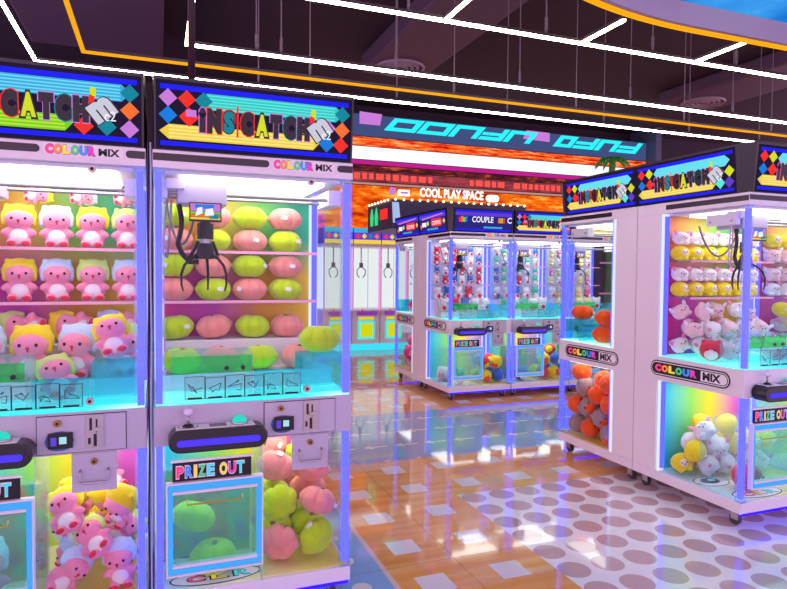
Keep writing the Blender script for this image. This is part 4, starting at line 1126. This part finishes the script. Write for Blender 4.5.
# overhead sign box with the white words
R = empty('sign_canopy', (3.74, 10.0, 0)); tag(R, 'navy overhead sign box with white lettering and a row of bulbs', 'sign')
NAVY = mat('navy sign board', (40, 30, 70), .5, emit=.15)
m = MB(); m.box(0, 2.65, 0, 1.3, 2.30, 2.80, NAVY); m.build('box', R)
for px in (.75, 2.45):
    m = MB(); m.box(px, px + .08, .3, .38, 0, 2.30, DARK); m.build('post', R)
BULB = emis('warm bulb', (255, 215, 170), 3.0)
for k in range(18):
    m = MB(); m.ell((.06 + .15 * k, -.02, 2.80), (.022, .022, .022), BULB, 10, 6); m.build('bulb', R)
for k in range(7):
    m = MB(); m.ell((-.02, .15 + .17 * k, 2.80), (.022, .022, .022), BULB, 10, 6); m.build('bulb', R)
FC = Fr((0, -.012, 2.86), (1, 0, 0), (0, 0, 1)); WL = emis('white letter glow', (255, 250, 250), 1.6)
m = MB(); m.text('COOL PLAY SPACE', FC, .50, .0, .155, WL, .02, .03, 1.24); m.text('COOL PLAY SPACE', FC, .50, -.004, .155, emis('letter edge', (240, 150, 130), .7), .0, .045, 1.25); m.build('lettering', R)
m = MB(); m.prism([(.10, .0), (.30, .0), (.30, .10), (.10, .10)], FC, 0, .04, WL); m.prism([(.13, .03), (.27, .03), (.27, .07), (.13, .07)], FC, .04, .045, S_MAU); m.build('sign_icon', R)
m = MB(); m.prism([(-.06, .02), (.04, .02), (.06, .12), (-.04, .14)], FC, 0, .03, S_MAU); m.build('sign_icon', R)
m = MB(); m.prism(stadium(1.80, 2.05, -.02, .10), FC, 0, .04, WL); m.build('sign_icon', R)
FS = Fr((-.012, 1.3, 2.3), (0, -1, 0), (0, 0, 1))
m = MB()
for a in (.25, .50): m.prism([(a, .1), (a + .10, .1), (a + .12, .26), (a + .05, .42), (a - .02, .26)], FS, 0, .02, emis('green neon', (60, 210, 130), 1.0))
m.prism([(.78, .18), (1.12, .18), (1.12, .36), (.78, .36)], FS, 0, .02, S_RED); m.build('neon_picture', R)
m = MB(); m.prism([(.02, .1), (.16, .1), (.12, .45), (.0, .45)], Fr((0, -.002, 2.3), (1, 0, 0), (0, 0, 1)), 0, .01, emis('pale neon', (170, 190, 235), .9)); m.build('front_picture', R)
m = MB(); m.ell((.62, -.02, 2.52), (.09, .02, .07), emis('green neon', (60, 210, 130), 1.0), 14, 8); m.build('front_picture', R)

# the white machines at the back
GREYP = mat('grey claw', (96, 92, 108), .4)
WHT2 = mat('white cabinet', (238, 232, 238), .35); VIO = mat('violet console', (150, 60, 190), .35, emit=.3); LIT = emis('lit white wall', (236, 240, 238), .95)
YDR = emis('yellow door', (205, 205, 20), 1.0); CYB = emis('cyan border', (70, 225, 220), 1.0); AQ = emis('aqua plinth', (60, 215, 235), 1.0); PKL = emis('pink light tube', (245, 130, 225), 1.1)
def back_machine(cx, lab):
    R = empty('claw_machine', (cx, 11.8, 0)); tag(R, lab, 'claw machine', 'white claw machines with yellow doors')
    h = .285
    m = MB(); m.box(-h, h, .0, .8, .12, .80, WHT2); m.build('cabinet', R, bevel=.01)
    m = MB(); m.box(-h, h, -.02, .8, .0, .118, AQ); m.build('plinth', R)
    m = MB(); m.box(-.20, .20, -.10, -.001, .70, .78, VIO); c = m.build('console', R, bevel=.01)
    m = MB(); m.ell((-.1, -.06, .80), (.022, .022, .022), L_PINK, 10, 8); m.build('joystick', c)
    m = MB(); m.box(-.17, .17, -.02, -.001, .22, .58, CYB); c = m.build('prize_door', R)
    m = MB(); m.box(-.125, .125, -.03, -.0205, .265, .535, YDR); m.build('door_panel', c)
    m = MB(); m.box(-.16, .16, -.012, -.001, .61, .66, YDR); m.build('yellow_bar', R)
    m = MB(); m.box(-h, h, .78, .80, .80, 2.05, LIT); m.build('back_wall', R)
    m = MB(); m.box(-h + .02, h - .02, .0, .008, .80, 2.05, GLASS); m.build('front_glass', R)
    for s in (-1, 1):
        m = MB(); m.box(s * h - .02 if s > 0 else -h, h if s > 0 else -h + .02, 0, .04, .80, 2.05, PKL if s > 0 else WHT2); m.build('corner_post', R)
    m = MB(); m.tube([(0, .35, 2.05), (0, .35, 1.72)], .014, METAL, 8); m.tube([(0, .35, 1.74), (0, .35, 1.64)], .04, GREYP, 12); c = m.build('claw', R)
    for s in (-1, 1):
        m = MB(); m.tube([(s * .04, .35, 1.64), (s * .09, .35, 1.59), (s * .085, .35, 1.50), (s * .04, .35, 1.44)], .010, GREYP, 8); m.build('claw_arm', c)
    m = MB(); m.box(-h, h, -.02, .8, 2.05, 2.11, WHT2); m.build('fascia', R)
    m = MB(); m.box(-h, h, -.05, .8, 2.11, 2.42, DARK); q = m.build('marquee', R)
    f = Fr((-h, -.051, 2.11), (1, 0, 0), (0, 0, 1))
    m = MB(); m.rect(0, 2 * h, .22, .31, f, .002, S_SKY); m.rect(0, 2 * h, 0, .08, f, .002, S_YEL); m.rect(0, 2 * h, .08, .22, f, .001, S_PUR)
    for k in range(4): m.diamond(.09 + .13 * k, .15, .055, .055, f, .003, (S_RED, S_YEL, S_TEAL, S_ORG)[k])
    m.build('marquee_panel', q)
for cx, lab in ((3.30, 'white claw machine with yellow door seen through the pumpkin machine glass'), (3.885, 'white claw machine with yellow door behind the pumpkin machine edge'), (4.47, 'white claw machine with yellow door next to the far block'), (5.055, 'white claw machine with yellow door hidden behind the far block corner')):
    back_machine(cx, lab)
# artificial palm in front of the white band
R = empty('artificial_palm', (10.95, 13.2, 0)); tag(R, 'tall artificial palm with green fronds before the white band', 'artificial palm')
m = MB(); m.tube([(0, 0, 0), (.05, 0, 1.6), (.0, 0, 3.2), (.05, 0, 4.45)], [.12, .10, .09, .07], mat('palm green', (70, 150, 60), .7), 10); m.build('trunk', R)
m = MB()
for k in range(9):
    a = 2 * PI * k / 9
    m.tube([(.05 + .45 * t * math.cos(a), .45 * t * math.sin(a), 4.45 + .45 * t - .6 * t * t) for t in (0, .3, .6, .85, 1)], [.03, .055, .05, .03, .005], mat('palm frond', (60, 180, 70), .6), 6)
m.build('fronds', R)

# ------------------------------------------------------------------ world, camera
w = bpy.data.worlds.new('hall glow'); scene.world = w; w.use_nodes = True
bg = w.node_tree.nodes['Background']
bg.inputs[0].default_value = lin((220, 178, 210)); bg.inputs[1].default_value = 2.7

yaw, pitch, roll = .3616, .034823, .008904
fwd = Vector((math.sin(yaw) * math.cos(pitch), math.cos(yaw) * math.cos(pitch), -math.sin(pitch)))
r0 = Vector((math.cos(yaw), -math.sin(yaw), 0)); u0 = r0.cross(fwd)
cxv = r0 * math.cos(roll) + u0 * math.sin(roll); cyv = u0 * math.cos(roll) - r0 * math.sin(roll)
cam = bpy.data.cameras.new('camera'); co = bpy.data.objects.new('camera', cam); COL.objects.link(co)
M = Matrix((cxv, cyv, -fwd)).transposed().to_4x4(); M.translation = Vector((0, 0, 1.5444)); co.matrix_world = M
cam.sensor_fit = 'HORIZONTAL'; cam.sensor_width = 36; cam.lens = 623.9 / 787 * 36; cam.clip_start = .02
scene.camera = co
vs = scene.view_settings
scene.display_settings.display_device = 'sRGB'
vs.view_transform = 'Standard'; vs.look = 'None'; vs.exposure = 0.15; vs.gamma = 1.0; vs.use_curve_mapping = False
scene.cycles.transparent_max_bounces = 32
scene.cycles.max_bounces = 10
scene.cycles.sample_clamp_indirect = 6.0
